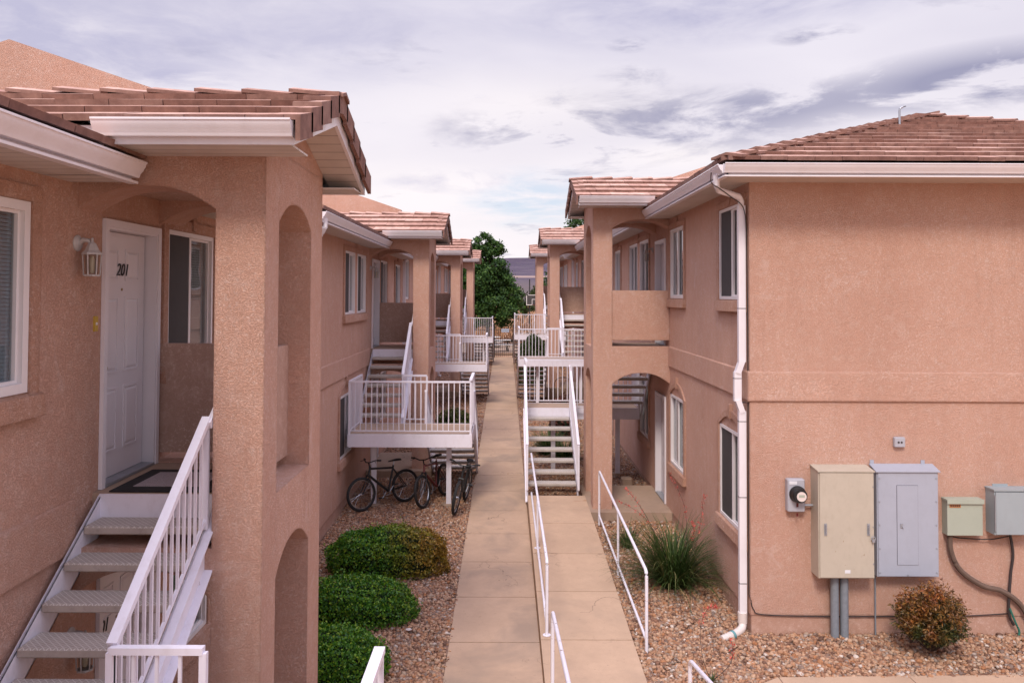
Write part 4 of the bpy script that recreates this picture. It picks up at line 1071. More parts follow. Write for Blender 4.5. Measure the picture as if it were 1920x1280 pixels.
def spline(pts, n=6):
    P = [Vector(p) for p in pts]; out = []
    for i in range(len(P) - 1):
        a, b, c, d = P[max(i - 1, 0)], P[i], P[i + 1], P[min(i + 2, len(P) - 1)]
        for k in range(n):
            f = k / n; out.append(.5 * ((2 * b) + (c - a) * f + (2 * a - 5 * b + 4 * c - d) * f * f + (3 * b - a - 3 * c + d) * f ** 3))
    return out + [P[-1]]
def cable(name, label, pts, r, mat, d=.03, cat='cable'):
    m = MB(); m.tube(spline([wpx(*p, d) for p in pts]), r, 8); return tag(m.build(name, mat, None, True), label, cat)
cable('hose', 'thick brown sleeved hose curving down from the pale green box', [(1776, 995), (1778, 1025), (1795, 1060), (1835, 1088), (1872, 1098), (1905, 1122), (1925, 1160), (1930, 1185)], .034, 'hose', .06, 'hose')
cable('cable', 'bundle of black cables hanging from the grey-green box', [(1888, 993), (1893, 1030), (1888, 1070), (1884, 1135), (1893, 1160)], .018, 'cable', .05)
cable('cable', 'green wires at the foot of the black cable bundle', [(1886, 1130), (1896, 1155), (1903, 1172), (1899, 1186)], .014, 'greenwire', .07)
cable('cable', 'thin dark cable clipped along the foot of the end wall', [(1406, 1120), (1411, 1134), (1430, 1143), (1550, 1146), (1690, 1145), (1800, 1144), (1884, 1139)], .007, 'cable', .012)
cable('cable', 'thin black cable linking the green box and its neighbour', [(1780, 998), (1800, 1001), (1850, 1003), (1885, 997)], .008, 'cable', .05)
m = MB(); m.tube(spline([(2.60, 10.05, 5.98), (2.62, 10.12, 5.86), (2.75, 10.22, 5.80), (2.95, 10.42, 5.72), (3.16, 10.58, 5.60), (3.21, 10.60, 5.3)]) + [Vector((3.222, 10.60, 4.0)), Vector((3.222, 10.60, .5)), Vector((3.24, 10.55, .42))], .007, 6)
tag(m.build('cable', 'cable'), 'thin black cable running down beside the near downspout', 'cable')
t = thing('drain_elbow', 'white plastic drain elbow with a teal coupling at the foot of the downspout', 'drain pipe', (3.16, 10.62, .1))
m = MB(); m.tube([(3.155, 10.66, .24), (3.155, 10.66, .10)], .062, 14); m.tube(spline([(3.155, 10.66, .17), (3.155, 10.645, .10), (3.12, 10.60, .04), (3.02, 10.52, .015), (2.92, 10.45, .01)]), .052, 14); m.build('elbow', 'pvc', t, True)
m = MB(); m.tube([(2.985, 10.49, .012), (2.955, 10.47, .010)], .060, 14); m.build('coupling', 'teal', t, True)
m = MB(); m.tube([(2.95, 10.47, .01), (2.80, 10.38, .0)], .050, 14, .046); m.build('outlet', 'pvc', t, True)
t = thing('vent_pipe', 'thin galvanised mast with hooked top on the right roof', 'vent pipe', (6.69, 13.47, 7.2))
m = MB(); m.tube([(6.69, 13.47, 7.15), (6.69, 13.47, 7.58)] + [(6.69 + .06 - .06 * math.cos(a), 13.47, 7.58 + .06 * math.sin(a)) for a in (.5, 1, 1.5)], .018, 10); m.build('mast', 'steel', t, True)
m = MB(); m.lathe((6.69, 13.47, 7.2), [(.09, 0), (.05, .05), (.022, .09)], 14); m.build('flashing', 'steel', t, True)
m = MB(); m.tube([(6.75, 13.47, 7.64), (6.80, 13.47, 7.655)], .008, 6); m.build('wire', 'cable', t)

# ---- bicycles
def bicycle(label, fr, rr, paint, lean, tyre=.031, rim='chrome', bag=False, steer=0):
    SGN[0] = 1
    fx, fy = fr; rx, ry = rr; ang = math.atan2(fy - ry, fx - rx)
    t = thing('bicycle', label, 'bicycle', (rx, ry, g(ry) + .015), 'bicycles parked under the stair landing', (lean, -(g(fy) - g(ry)) / 1.05, ang), local=True)
    R_ = .335; wb = 1.06; B = lambda *p: Vector(p)
    hub_r, hub_f = B(0, 0, R_), B(wb, 0, R_); bb = B(.42, 0, .29); st = B(.27, 0, .74); ht = B(.83, 0, .80); hb = B(.87, 0, .68)
    for nm, h in (('wheel', hub_r), ('wheel', hub_f)):
        m = MB(); m.torus(tuple(h), R_ - tyre, tyre, 'y', 40, 8); w = m.build('wheel', 'rubber', t, True)
        m = MB(); m.torus(tuple(h), R_ - .062, .010, 'y', 40, 6); m.build('rim', rim, w, True)
        m = MB()
        for k in range(28):
            a = 2 * math.pi * k / 28; o = .03 if k % 2 else -.03
            m.tube([(h.x + .018 * math.cos(a + .8), o, h.z + .018 * math.sin(a + .8)), (h.x + (R_ - .062) * math.cos(a), 0, h.z + (R_ - .062) * math.sin(a))], .0014, 4)
        m.lathe(tuple(h), [(.0005, -.05), (.012, -.05), (.012, -.03), (.022, -.03), (.022, .03), (.012, .03), (.012, .05), (.0005, .05)], 10, 'y'); m.build('spokes', 'chrome', w)
    m = MB(); m.tube([st, ht], .021, 8); m.tube([bb, hb], .026, 8); m.tube([bb, st + B(-.01, 0, .05)], .020, 8); m.tube([ht + B(-.015, 0, .04), hb + B(.01, 0, -.02)], .022, 8)
    for o in (-.045, .045): m.tube([bb + B(0, o * .5, 0), hub_r + B(0, o, 0)], .010, 6); m.tube([st + B(0, o * .3, -.02), hub_r + B(0, o, 0)], .009, 6)
    m.build('frame', paint, t, True)
    m = MB()
    for o in (-.05, .05): m.tube([hb + B(.012, o, -.01), hb + B(.05, o, -.14), hub_f + B(0, o, 0)], .014, 7)
    m.tube([hb + B(.012, -.05, -.01), hb + B(.012, .05, -.01)], .018, 7); m.build('fork', 'black', t, True)
    m = MB(); hc = ht + B(.015, 0, .12); m.tube([ht, hc], .014, 7)
    m.tube([hc + B(-.09, -.31, .05), hc + B(-.03, -.2, .05), hc + B(.03, -.06, .01), hc + B(.03, .06, .01), hc + B(-.03, .2, .05), hc + B(-.09, .31, .05)], .012, 7)
    for o in (-1, 1): m.tube([hc + B(-.09, .31 * o, .05), hc + B(-.055, .22 * o, .05)], .018, 7); m.tube([hc + B(-.02, .2 * o, .04), hc + B(.02, .28 * o, .02)], .006, 5)
    m.build('handlebar', 'black', t, True)
    m = MB(); sp = st + B(-.03, 0, .13); m.tube([st, sp], .012, 7); m.build('seat_post', 'chrome', t, True)
    m = MB(); z = sp.z
    pr = [(-.14, .075, .03), (-.10, .082, .035), (-.03, .06, .03), (.04, .028, .025), (.12, .018, .02), (.145, .008, .01)]
    vs = []; 
    for (x, w_, h_) in pr: vs += [(sp.x + x, -w_, z), (sp.x + x, -w_ * .7, z + h_), (sp.x + x, w_ * .7, z + h_), (sp.x + x, w_, z)]
    fs = [(0, 1, 2, 3), (20, 23, 22, 21)] + [(i * 4 + a, i * 4 + 4 + a, i * 4 + 4 + (a + 1) % 4, i * 4 + (a + 1) % 4) for i in range(5) for a in range(4)]
    m.add(vs, fs); m.build('saddle', 'rubber', t, True)
    m = MB(); m.torus(tuple(bb + B(0, -.05, 0)), .085, .006, 'y', 20, 5); m.tube([bb + B(0, -.06, 0), bb + B(.10, -.075, -.13)], .009, 6); m.tube([bb + B(0, .06, 0), bb + B(-.10, .075, .13)], .009, 6)
    m.tube([bb + B(0, -.05, .085), hub_r + B(0, -.05, .04)], .004, 4); m.tube([bb + B(0, -.05, -.085), hub_r + B(0, -.05, -.04)], .004, 4)
    m.build('crankset', 'steel', t, True)
    for q in (bb + B(.10, -.12, -.13), bb + B(-.10, .12, .13)):
        m = MB(); m.box(q.x - .045, q.x + .045, q.y - .04, q.y + .04, q.z - .012, q.z + .012); m.build('pedal', 'black', t)
    if bag: m = MB(); m.lathe((st.x - .05, 0, st.z + .02), [(.0005, -.06), (.05, -.06), (.06, 0), (.05, .06), (.0005, .06)], 10, 'x'); m.build('saddle_bag', 'black', t, True)
bicycle('black mountain bike parked against the landing post nearest the wall', (-2.83, 15.9), (-2.04, 16.62), 'black', math.radians(6))
bicycle('dark red bicycle between the black bike and the post at the walkway side', (-1.62, 16.15), (-1.25, 17.15), 'redpaint', math.radians(8))
bicycle('black bicycle with bright rims nearest the walkway, front wheel towards the camera', (-.99, 15.72), (-.83, 16.78), 'black', math.radians(-9), bag=True)

# ---- plants
def orient(n, nrm=None, k=1.0):
    d = rng.normal(size=(n, 3)); 
    if nrm is not None: d = d + nrm * k
    d /= np.linalg.norm(d, axis=1, keepdims=True); r = rng.normal(size=(n, 3)); e = np.cross(d, r); e /= np.linalg.norm(e, axis=1, keepdims=True); f = np.cross(d, e)
    return d, e, f
def leaf_quads(P, s, asp=.55, nrm=None, k=1.0):
    n = len(P); d, e, f = orient(n, nrm, k); s = np.broadcast_to(s, (n,))[:, None] * rng.uniform(.65, 1.3, (n, 1))
    V = np.stack([P - e * s, P + f * s * asp + d * s * .12, P + e * s, P - f * s * asp + d * s * .12], 1).reshape(-1, 3)
    return V, np.arange(4 * n).reshape(n, 4)
def lump(u):  # direction -> radius wobble
    return 1 + .04 * np.sin(u[:, 0] * 7 + 1) * np.sin(u[:, 1] * 6) + .035 * np.sin(u[:, 2] * 9 + u[:, 0] * 5) + .03 * np.sin(u[:, 1] * 17 + u[:, 2] * 13)
def shrub(label, cx, cy, rx, ry, h, n, s, mat, group=None, flat=.55, name='rounded_shrub', cat='shrub', rough=.10, seed=1):
    z0 = g(cy) - .02; t = thing(name, label, cat, (cx, cy, z0), group)
    u = rng.normal(size=(n, 3)); u[:, 2] = np.abs(u[:, 2]) * 1.0 - .25; u /= np.linalg.norm(u, axis=1, keepdims=True)
    ph = seed * 1.7; uu = u + ph
    r = lump(uu) * (1 - np.abs(rng.normal(0, rough, n))) * (1 + .05 * rng.normal(size=n) * (rng.random(n) < .2))
    q = np.sign(u) * np.abs(u) ** np.array([1, 1, .75]); P = np.stack([cx + rx * u[:, 0] * r, cy + ry * u[:, 1] * r, z0 + h * (.28 + .72 * q[:, 2]) * r], 1)
    P[:, 2] = np.maximum(P[:, 2], z0 + .02)
    V, F = leaf_quads(P, s, .6, u, .9); np_mesh('foliage', V, F, mat, t)
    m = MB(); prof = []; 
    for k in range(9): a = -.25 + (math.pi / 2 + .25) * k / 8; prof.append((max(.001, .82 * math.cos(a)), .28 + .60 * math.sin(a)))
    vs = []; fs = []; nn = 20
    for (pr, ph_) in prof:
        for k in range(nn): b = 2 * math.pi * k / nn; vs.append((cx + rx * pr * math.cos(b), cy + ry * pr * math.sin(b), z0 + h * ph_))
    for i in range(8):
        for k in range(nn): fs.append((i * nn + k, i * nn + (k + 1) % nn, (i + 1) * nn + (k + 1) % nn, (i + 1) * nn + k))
    fs += [tuple(range(nn))]; m.add(vs, fs); m.build('shade_core', 'leaf_core', t, True)  # near-black hull stands for the shade inside the leaves
    return t
SGN[0] = 1
GB = 'clipped green shrubs in the left gravel bed'
A1 = leaf_mix('shrub_leaf_turning', (-1.95, 12.9, .4), (1.0, .1, .1), GR, OG, .46, .92)
A2 = leaf_mix('shrub_leaf_green', (-2.0, 11.2, .3), (.5, .1, .2), GR, [(0, (.03, .05, .01)), (.5, (.09, .11, .018)), (1, (.20, .20, .035))], .55, 1.0)
shrub('rounded shrub turning orange on its right side, farthest of the left bed', -1.84, 12.75, .97, .50, .70, 17000, .019, A1, GB, seed=1, rough=.05)
shrub('rounded green shrub in the middle of the three in the left bed', -2.04, 10.98, .84, .45, .56, 15000, .018, A2, GB, seed=2, rough=.05)
shrub('rounded green shrub nearest the camera, behind the white rail end', -2.06, 9.42, .70, .46, .56, 15000, .017, A2, GB, seed=3, rough=.05)
shrub('bright green shrub beyond the bicycle stairs, beside the walkway', -1.42, 22.9, .62, .5, .95, 5000, .032, A2, seed=4)
shrub('tall dark green shrub behind the railings in the middle of the right side', 1.25, 35.3, .72, .7, 2.15, 8000, .05, 'leaf_juniper', name='tall_shrub', seed=5)
shrub('burgundy-leaved shrub beyond the ramp staircase landing', 1.70, 23.6, .45, .45, 1.25, 3500, .04, 'leaf_burgundy', seed=6, rough=.3)
NAN = leaf_mix('nandina_leaf', (5.27, 9.95, .50), (-.25, -.2, .95), [(0, (.02, .035, .01)), (.5, (.045, .06, .015)), (1, (.11, .10, .02))], [(0, (.13, .035, .012)), (.5, (.30, .085, .016)), (1, (.44, .18, .035))], .42, .72)
def nandina():
    cx, cy, z0 = 5.27, 9.95, g(9.95) - .02; t = thing('feathery_shrub', 'feathery red and green shrub in the gravel before the end wall', 'shrub', (cx, cy, z0))
    st = MB(); Ps = []
    for k in range(420):
        a = rng.uniform(0, 6.28); el = np.arccos(rng.uniform(-.12, 1)); L = rng.uniform(.72, 1.05)
        d = np.array([math.sin(el) * math.cos(a), math.sin(el) * math.sin(a), math.cos(el)])
        p0 = np.array([cx + .05 * math.cos(a), cy + .05 * math.sin(a), z0 + .10]); p2 = np.array([cx, cy, z0 + .40]) + d * np.array([.40, .38, .46]) * L
        p2[2] = max(p2[2], z0 + .04); p1 = (p0 + p2) / 2 + np.array([0, 0, .03])
        if k % 3 == 0: st.tube([tuple(p0), tuple(p1), tuple(p2)], .004, 4, .0015)
        for j in range(30):
            f = rng.uniform(.55, 1.12); p = p0 * (1 - f) + p2 * f + rng.normal(0, .022, 3); Ps.append(p)
    P = np.array(Ps); P[:, 2] = np.maximum(P[:, 2], z0 + .03); V, F = leaf_quads(P, .023, .36, np.tile([0, -.3, 1.], (len(P), 1)), .8); np_mesh('foliage', V, F, NAN, t); st.build('stems', 'twig', t)
nandina()
def blades(name, label, cx, cy, n, L0, L1, mat, stalks=(), cat='plant', w=.0075, sp=.10, parts=True, z0=None):
    z0 = g(cy) - .01 if z0 is None else z0; t = thing(name, label, cat, (cx, cy, z0)); V = []; F = []
    for k in range(n):
        a = rng.uniform(0, 6.28); L = rng.uniform(L0, L1); el = rng.beta(1.6, 1.7) * 1.25; r0 = rng.uniform(0, sp)
        p = np.array([cx + r0 * math.cos(a + rng.normal(0, .6)), cy + r0 * math.sin(a), z0]); sd = np.array([-math.sin(a), math.cos(a), 0]); droop = rng.uniform(.5, 1.5)
        ang = el; ns = 6; o = len(V)
        for i in range(ns + 1):
            ww = w * (1 - (i / ns) ** 1.6) + .0008; V += [p - sd * ww, p + sd * ww]
            p = p + np.array([math.sin(ang) * math.cos(a), math.sin(ang) * math.sin(a), math.cos(ang)]) * L / ns; ang = min(ang + droop / ns * (.4 + i * .35), 2.7)
            if p[2] < z0 + .02: p[2] = z0 + .02
        for i in range(ns): F.append((o + 2 * i, o + 2 * i + 1, o + 2 * i + 3, o + 2 * i + 2))
    np_mesh('foliage', V, F, mat, t)
    for pts in stalks:
        m = MB(); sp_ = spline(pts); m.tube(sp_, .0045, 5, .002); s_ = m.build('flower_stalk', 'twig', t)
        P = []
        for q in sp_[int(len(sp_) * .55):]:
            for _ in range(9): P.append(np.array(q) + rng.normal(0, .016, 3))
        v_, f_ = leaf_quads(np.array(P), .014, .45); np_mesh('flowers', v_, f_, 'flower', s_)
    return t
blades('red_yucca', 'large spiky grass-like plant with coral flower stalks beside the ramp rail', 2.58, 12.25, 950, .65, 1.25, 'blade',
       [[(2.6, 12.3, .1), (2.75, 12.2, .7), (2.80, 12.5, 1.15), (2.66, 12.9, 1.55)], [(2.6, 12.3, .1), (2.85, 12.1, .6), (2.95, 12.1, 1.0), (3.05, 12.3, 1.36)], [(2.6, 12.3, .1), (2.4, 12.3, .7), (2.1, 12.4, 1.05), (1.78, 12.5, 1.22)], [(2.6, 12.3, .1), (2.3, 12.4, .8), (2.1, 12.7, 1.15), (1.95, 13.0, 1.3)], [(2.6, 12.3, .1), (2.75, 12.1, .5), (2.85, 12.1, .85), (2.83, 12.1, 1.02)]], w=.007, sp=.22)
blades('red_yucca', 'smaller pale grass clump between the big spiky plant and the porch column', 2.15, 13.9, 150, .35, .6, 'blade', [[(2.15, 13.9, .1), (2.05, 13.8, .5), (1.9, 13.6, .85), (1.8, 13.3, 1.0)]], w=.006)
blades('red_yucca', 'small sprout with coral flower stalk near the drain elbow', 2.38, 9.28, 40, .06, .16, 'blade', [[(2.38, 9.28, 0), (2.30, 9.35, .25), (2.33, 9.55, .5), (2.48, 9.8, .62), (2.62, 9.9, .60)], [(2.4, 9.28, 0), (2.62, 9.3, .2), (2.68, 9.5, .38)]], w=.006, sp=.05)
blades('grass_clump', 'green grass clump under the ramp staircase', 1.15, 21.3, 420, .5, .9, 'blade', w=.011, sp=.2)
blades('grass_clump', 'second green grass clump behind the landing post of the ramp staircase', 1.55, 20.6, 300, .4, .75, 'blade', w=.011, sp=.16)
# trellis arch behind the ramp stair landing
t = thing('garden_arch', 'thin dark metal garden arch behind the ramp stair landing', 'trellis', (1.62, 22.5, g(22.5)))
m = MB(); m.tube([(1.38, 22.5, .2), (1.38, 22.5, 1.9)] + [(1.62 - .24 * math.cos(a), 22.5, 1.9 + .22 * math.sin(a)) for a in np.linspace(.2, 2.94, 9)] + [(1.86, 22.5, 1.9), (1.86, 22.5, .2)], .010, 6); m.build('arch', 'black', t)

# ---- trees
def tree(label, x, y, zb, lobes, n, s, group, mat='leaf_tree', tr=.16, name='leafy_tree'):
    t = thing(name, label, 'tree', (x, y, zb), group)
    m = MB(); top = max(l[2] for l in lobes)
    m.tube([(x, y, zb - .1), (x + .05, y, zb + (top - zb) * .3), (x - .05, y, zb + (top - zb) * .65)], tr, 8, tr * .45)
    for (lx, ly, lz, lr) in lobes:
        b0 = (x, y, zb + (lz - zb) * .45); m.tube([b0, ((lx + x) / 2, (ly + y) / 2, zb + (lz - zb) * .75), (lx, ly, lz)], tr * .4, 6, .02)
        for k in range(5): d = rng.normal(size=3); d /= np.linalg.norm(d); m.tube([(lx, ly, lz), tuple(np.array([lx, ly, lz]) + d * lr * .85)], .025, 4, .008)
    m.build('trunk', 'bark', t, True)
    tot = sum(l[3] ** 2 for l in lobes); P = []; Nn = []
    for (lx, ly, lz, lr) in lobes:
        k = int(n * lr ** 2 / tot); nc = max(8, int(26 * lr)); 
        cc = rng.normal(size=(nc, 3)); cc /= np.linalg.norm(cc, axis=1, keepdims=True); cc = cc * (rng.uniform(.55, 1.05, (nc, 1))) * lr
        idx = rng.integers(0, nc, k); off = rng.normal(size=(k, 3)) * lr * np.array([.17, .17, .12]) 
        q = cc[idx] + off; P.append(q + np.array([lx, ly, lz])); Nn.append(q / (np.linalg.norm(q, axis=1, keepdims=True) + 1e-6))
    P = np.concatenate(P); Nn = np.concatenate(Nn); V, F = leaf_quads(P, s, .6, Nn + np.array([0, 0, .5]), .8); np_mesh('crown', V, F, mat, t)
TG = 'trees beyond the gate'
tree('big dark green tree filling the gap beyond the left row', -1.3, 58, .75, [(-1.55, 58, 8.0, .85), (-.75, 58, 7.75, .7), (-2.2, 58.5, 6.9, 1.15), (-1.0, 57.8, 6.5, 1.15), (-1.5, 58, 5.3, 1.6), (-.35, 58, 5.25, 1.05), (-2.9, 58.5, 5.2, 1.5), (.15, 58, 4.2, .95), (-.5, 57.4, 3.5, 1.35), (-2.0, 57.5, 3.4, 1.5), (-3.4, 58, 3.6, 1.4), (-4.2, 59, 5.6, 1.6)], 46000, .095, TG)
tree('green tree top showing behind the middle of the right row', 6.0, 66, .75, [(5.9, 66, 10.2, .9), (6.8, 66, 9.3, 1.4), (5.2, 66, 9.0, 1.0), (7.4, 66, 7.5, 1.8), (5.6, 66, 7.2, 1.5), (4.6, 66, 5.2, 1.5), (6.4, 66, 5.2, 1.8)], 12000, .11, TG)
tree('small pale green tree behind the basketball backboard', 4.6, 98, .8, [(4.6, 98, 4.6, 1.5), (5.6, 98, 4.0, 1.4), (3.9, 98, 3.4, 1.1)], 4000, .14, TG, 'leaf_juniper', .12)
tree('small bushy tree in the dry field right of the big tree', 2.0, 92, .8, [(1.6, 92, 3.7, 1.0), (.7, 92, 4.5, 1.2), (2.5, 92, 2.9, .8)], 3500, .13, TG, 'leaf_juniper', .1)
# dry brush in the field
n = 26000; y = 53 + rng.random(n) ** 1.6 * 200; x = rng.uniform(-.35, .38, n) * y * .5 + rng.uniform(-3, 3, n); hgt = rng.uniform(.10, .42, n) * (1 + (np.sin(x * .8) * np.sin(y * .31) > .3) * .8)
k = ~((x > -3.4) & (x < .9) & (y < 60.2)); x, y, hgt = x[k], y[k], hgt[k]
P = np.stack([x, y, .75 + (y - 52) * .0004 + hgt * .45], 1); e = rng.normal(0, .35, (len(x), 3)); e[:, 2] = 1; e *= hgt[:, None] * .5; f = rng.normal(size=(len(x), 3)); f[:, 2] = 0; f = f / np.linalg.norm(f, axis=1, keepdims=True) * hgt[:, None] * .12
V = np.stack([P - e - f, P - e + f, P + e + f * 1.4, P + e - f * 1.4], 1).reshape(-1, 3)
tag(np_mesh('dry_grass', V, np.arange(len(V)).reshape(-1, 4), 'drygrass'), kind='stuff')

# ---- gate, fence, picnic tables, hoop
def fence_run(label, x0, x1, name='iron_fence', cat='fence', gate=False, grp='black iron fence panels beside the gate'):
    yy = 47.7; gz_ = .70; top = 2.62; t = thing(name, label, cat, ((x0 + x1) / 2, yy, gz_), None if gate else grp)
    m = MB()
    for z in (gz_ + .12, top - .32) + ((gz_ + .95,) if gate else ()): m.box(x0, x1, yy - .016, yy + .016, z, z + .035)
    m.build('rail', 'black', t)
    for x in (x0, x1): 
        m = MB(); m.box(x - .03, x + .03, yy - .03, yy + .03, gz_ - .05, top + .03); m.box(x - .036, x + .036, yy - .036, yy + .036, top + .03, top + .05); m.build('post', 'black', t)
    n_ = int((x1 - x0) / .115); b = None
    for i in range(1, n_):
        x = x0 + (x1 - x0) * i / n_
        if b is None:
            m = MB(); m.box(x - .009, x + .009, yy - .009, yy + .009, gz_ + .04, top - .06); m.prism([(x - .009, top - .06), (x + .009, top - .06), (x, top + .0)], 'y', yy - .009, yy + .009); b = m.build('picket', 'black', t); xb = x
        else:
            c_ = b.copy(); COL.objects.link(c_); c_.location = (x - xb, 0, 0); c_.parent = t
    return t
gt = fence_run('black iron gate with a small pale blue sign at the end of the walkway', -.66, .46, 'iron_gate', 'gate', True)
m = MB(); m.box(-.24, .22, 47.66, 47.68, 2.20, 2.40); sg = m.build('sign', 'signblue', gt)
m = MB()
for i in range(8): m.box(-.19 + i * .048, -.155 + i * .048, 47.655, 47.66, 2.27, 2.335)
m.build('sign_text', 'greybox', sg)
m = MB(); m.box(.34, .42, 47.64, 47.69, 1.6, 1.75); m.build('latch', 'black', gt)
fence_run('black iron fence panel left of the gate', -3.2, -.74); fence_run('black iron fence panel right of the gate', .54, 3.2)
def picnic(label, x, y, rot):
    t = thing('picnic_table', label, 'picnic table', (x, y, .78), 'picnic tables beyond the gate', (0, 0, rot), True)
    m = MB(); m.cbox(-.75, .75, -.36, .36, .70, .75, .02); m.build('table_top', 'tabletop', t)
    for o in (-1, 1):
        m = MB(); m.cbox(-.75, .75, o * .62 - .13, o * .62 + .13, .42, .46, .015); m.build('bench', 'tabletop', t)
        m = MB(); m.tube([(o * .5, -.6, .42), (o * .5, -.3, .05), (o * .5, .3, .05), (o * .5, .6, .42)], .025, 6); m.tube([(o * .5, 0, .05), (o * .5, 0, .72)], .03, 6); m.build('leg', 'black', t)
picnic('pale picnic table behind the gate, nearest', -.35, 51.6, .2); picnic('pale picnic table behind the gate, farther back under the tree', -.9, 55.0, 1.2)
t = thing('basketball_hoop', 'basketball hoop with dark backboard in the dry field', 'basketball hoop', (2.95, 84, .78))
m = MB(); m.tube([(2.55, 84.3, .7), (2.55, 84.3, 6.1)], .06, 8); m.tube([(2.55, 84.3, 3.4), (3.05, 84.05, 3.5)], .04, 6); m.build('pole', 'black', t)
m = MB(); m.box(2.2, 4.0, 84, 84.04, 3.36, 4.45); bb_ = m.build('backboard', 'screen', t)
m = MB()
for a in ((2.2, 4.0, 3.36, 3.42), (2.2, 4.0, 4.39, 4.45), (2.2, 2.26, 3.42, 4.39), (3.94, 4.0, 3.42, 4.39), (2.78, 3.42, 3.95, 4.0), (2.78, 2.83, 3.42, 3.95), (3.37, 3.42, 3.42, 3.95)): m.box(a[0], a[1], 83.97, 84 - .001, a[2], a[3])
m.build('board_lines', 'vinyl', bb_)
m = MB(); m.lathe((3.1, 83.7, 3.4), [(.23, -.01), (.25, 0), (.23, .01)], 16); m.box(2.8, 3.4, 83.9, 83.97, 3.37, 3.43); m.build('rim', 'redpaint', t)
# fallen leaves lying in the gravel
n = 900; x = np.concatenate([rng.uniform(-3.2, -.75, n // 2), rng.uniform(1.7, 3.2, n // 2)]); y = rng.uniform(8.7, 18, n); P = np.stack([x, y, g(y) + .016 + rng.uniform(0, .01, n)], 1)
k_ = ~((x > 1.6) & (y > 15.3)); P = P[k_]
V, F = leaf_quads(P, .013, .5, np.tile([0, 0, 1.], (len(P), 1)), 2.0); tag(np_mesh('fallen_leaves', V, F, 'drygrass'), kind='stuff')
# gravel odds and ends
m = MB(); m.lathe((-1.25, 10.55, g(10.55) + .03), [(.0005, 0), (.03, .002), (.045, .01), (.0005, .012)], 5); tag(m.build('dry_leaf', 'pvc'), 'single pale dry leaf on the gravel by the left path edge', 'leaf')
m = MB(); m.cbox(2.62, 2.86, 17.9, 18.14, g(18) - .02, g(18) + .20, .03); tag(m.build('stone_block', 'slab'), 'small concrete block in the gravel seen through the lower arch', 'block')

# ---- camera, sun, sky
cam = bpy.data.cameras.new('camera'); co = bpy.data.objects.new('camera', cam); COL.objects.link(co); SC.camera = co
cam.sensor_width = 36; cam.lens = 36 * 1493 / 1920; cam.clip_start = .05; cam.clip_end = 6000
PITCH, ROLL = math.radians(CAMP[0]), CAMP[1]
f = 1493
cam.shift_x = 12 / 1920; cam.shift_y = -(640 + f * math.tan(PITCH) - 553) / 1920
co.location = (0, 0, HC)
co.rotation_euler = (Matrix.Rotation(math.pi / 2 + PITCH, 4, 'X') @ Matrix.Rotation(ROLL, 4, 'Z')).to_euler()
AZ, EL = SUN[0], SUN[1]      # azimuth of the sun measured from +Y clockwise
sd = Vector((math.sin(AZ) * math.cos(EL), math.cos(AZ) * math.cos(EL), math.sin(EL)))
sl = bpy.data.lights.new('sun', 'SUN'); sl.energy = SUN[2]; sl.angle = math.radians(SUN[3]); sl.color = (1, .90, .80)
so = bpy.data.objects.new('sun', sl); COL.objects.link(so); so.rotation_euler = sd.to_track_quat('Z', 'Y').to_euler(); so.location = (0, 0, 60)
W = bpy.data.worlds.new('World'); SC.world = W; W.use_nodes = True; nt = W.node_tree; nt.nodes.clear()
out = nt.nodes.new('ShaderNodeOutputWorld'); bg = nt.nodes.new('ShaderNodeBackground'); nt.links.new(bg.outputs[0], out.inputs[0]); bg.inputs[1].default_value = .1
sky = nt.nodes.new('ShaderNodeTexSky'); sky.sky_type = 'NISHITA'; sky.sun_disc = False; sky.sun_elevation = EL; sky.sun_rotation = AZ; sky.altitude = 900; sky.dust_density = 2
tc = nt.nodes.new('ShaderNodeTexCoord'); sp_ = nt.nodes.new('ShaderNodeSeparateXYZ'); nt.links.new(tc.outputs['Generated'], sp_.inputs[0])
zc = mathn(nt, 'MAXIMUM', mathn(nt, 'ADD', sp_.outputs[2], .10), .03)
cx_ = mathn(nt, 'DIVIDE', sp_.outputs[0], zc); cy_ = mathn(nt, 'DIVIDE', sp_.outputs[1], zc)
cmb = nt.nodes.new('ShaderNodeCombineXYZ'); nt.links.new(cx_, cmb.inputs[0]); nt.links.new(cy_, cmb.inputs[1])
def cn(scale, off, det=8, rough=.58, dist=.3, sy=1.0):
    mp = nt.nodes.new('ShaderNodeMapping'); mp.inputs['Location'].default_value = off; mp.inputs['Scale'].default_value = (1, sy, 1); nt.links.new(cmb.outputs[0], mp.inputs[0]); return noise(nt, mp.outputs[0], scale, det, rough, dist)
K = 10.0
c1 = cn(.55, SKYO[0], 5, .5); c2 = cn(1.15, SKYO[1], 9, .6, .25, 1.3); c3 = cn(1.0, SKYO[2], 9, .62)
bright = tuple(v * K for v in (.68, .655, .76)); lav = tuple(v * K for v in (.45, .44, .59)); dk = tuple(v * K for v in (.27, .27, .40)); cream = tuple(v * K for v in (.90, .84, .84))
base = mix(nt, ramp(nt, c1, [(.36, 0.0), (.66, 1.0)]), lav, bright)
hzn = ramp(nt, sp_.outputs[2], [(.0, .85), (.10, .75), (.26, .35), (.5, 0.0)])
base = mix(nt, hzn, base, cream)
base = mix(nt, ramp(nt, c2, [(.60, 0.0), (.70, .55)]), base, dk)
def pixdir(px, py): return Vector(((px - 948) / 1493., 1, (553 - py) / 1493.)).normalized()
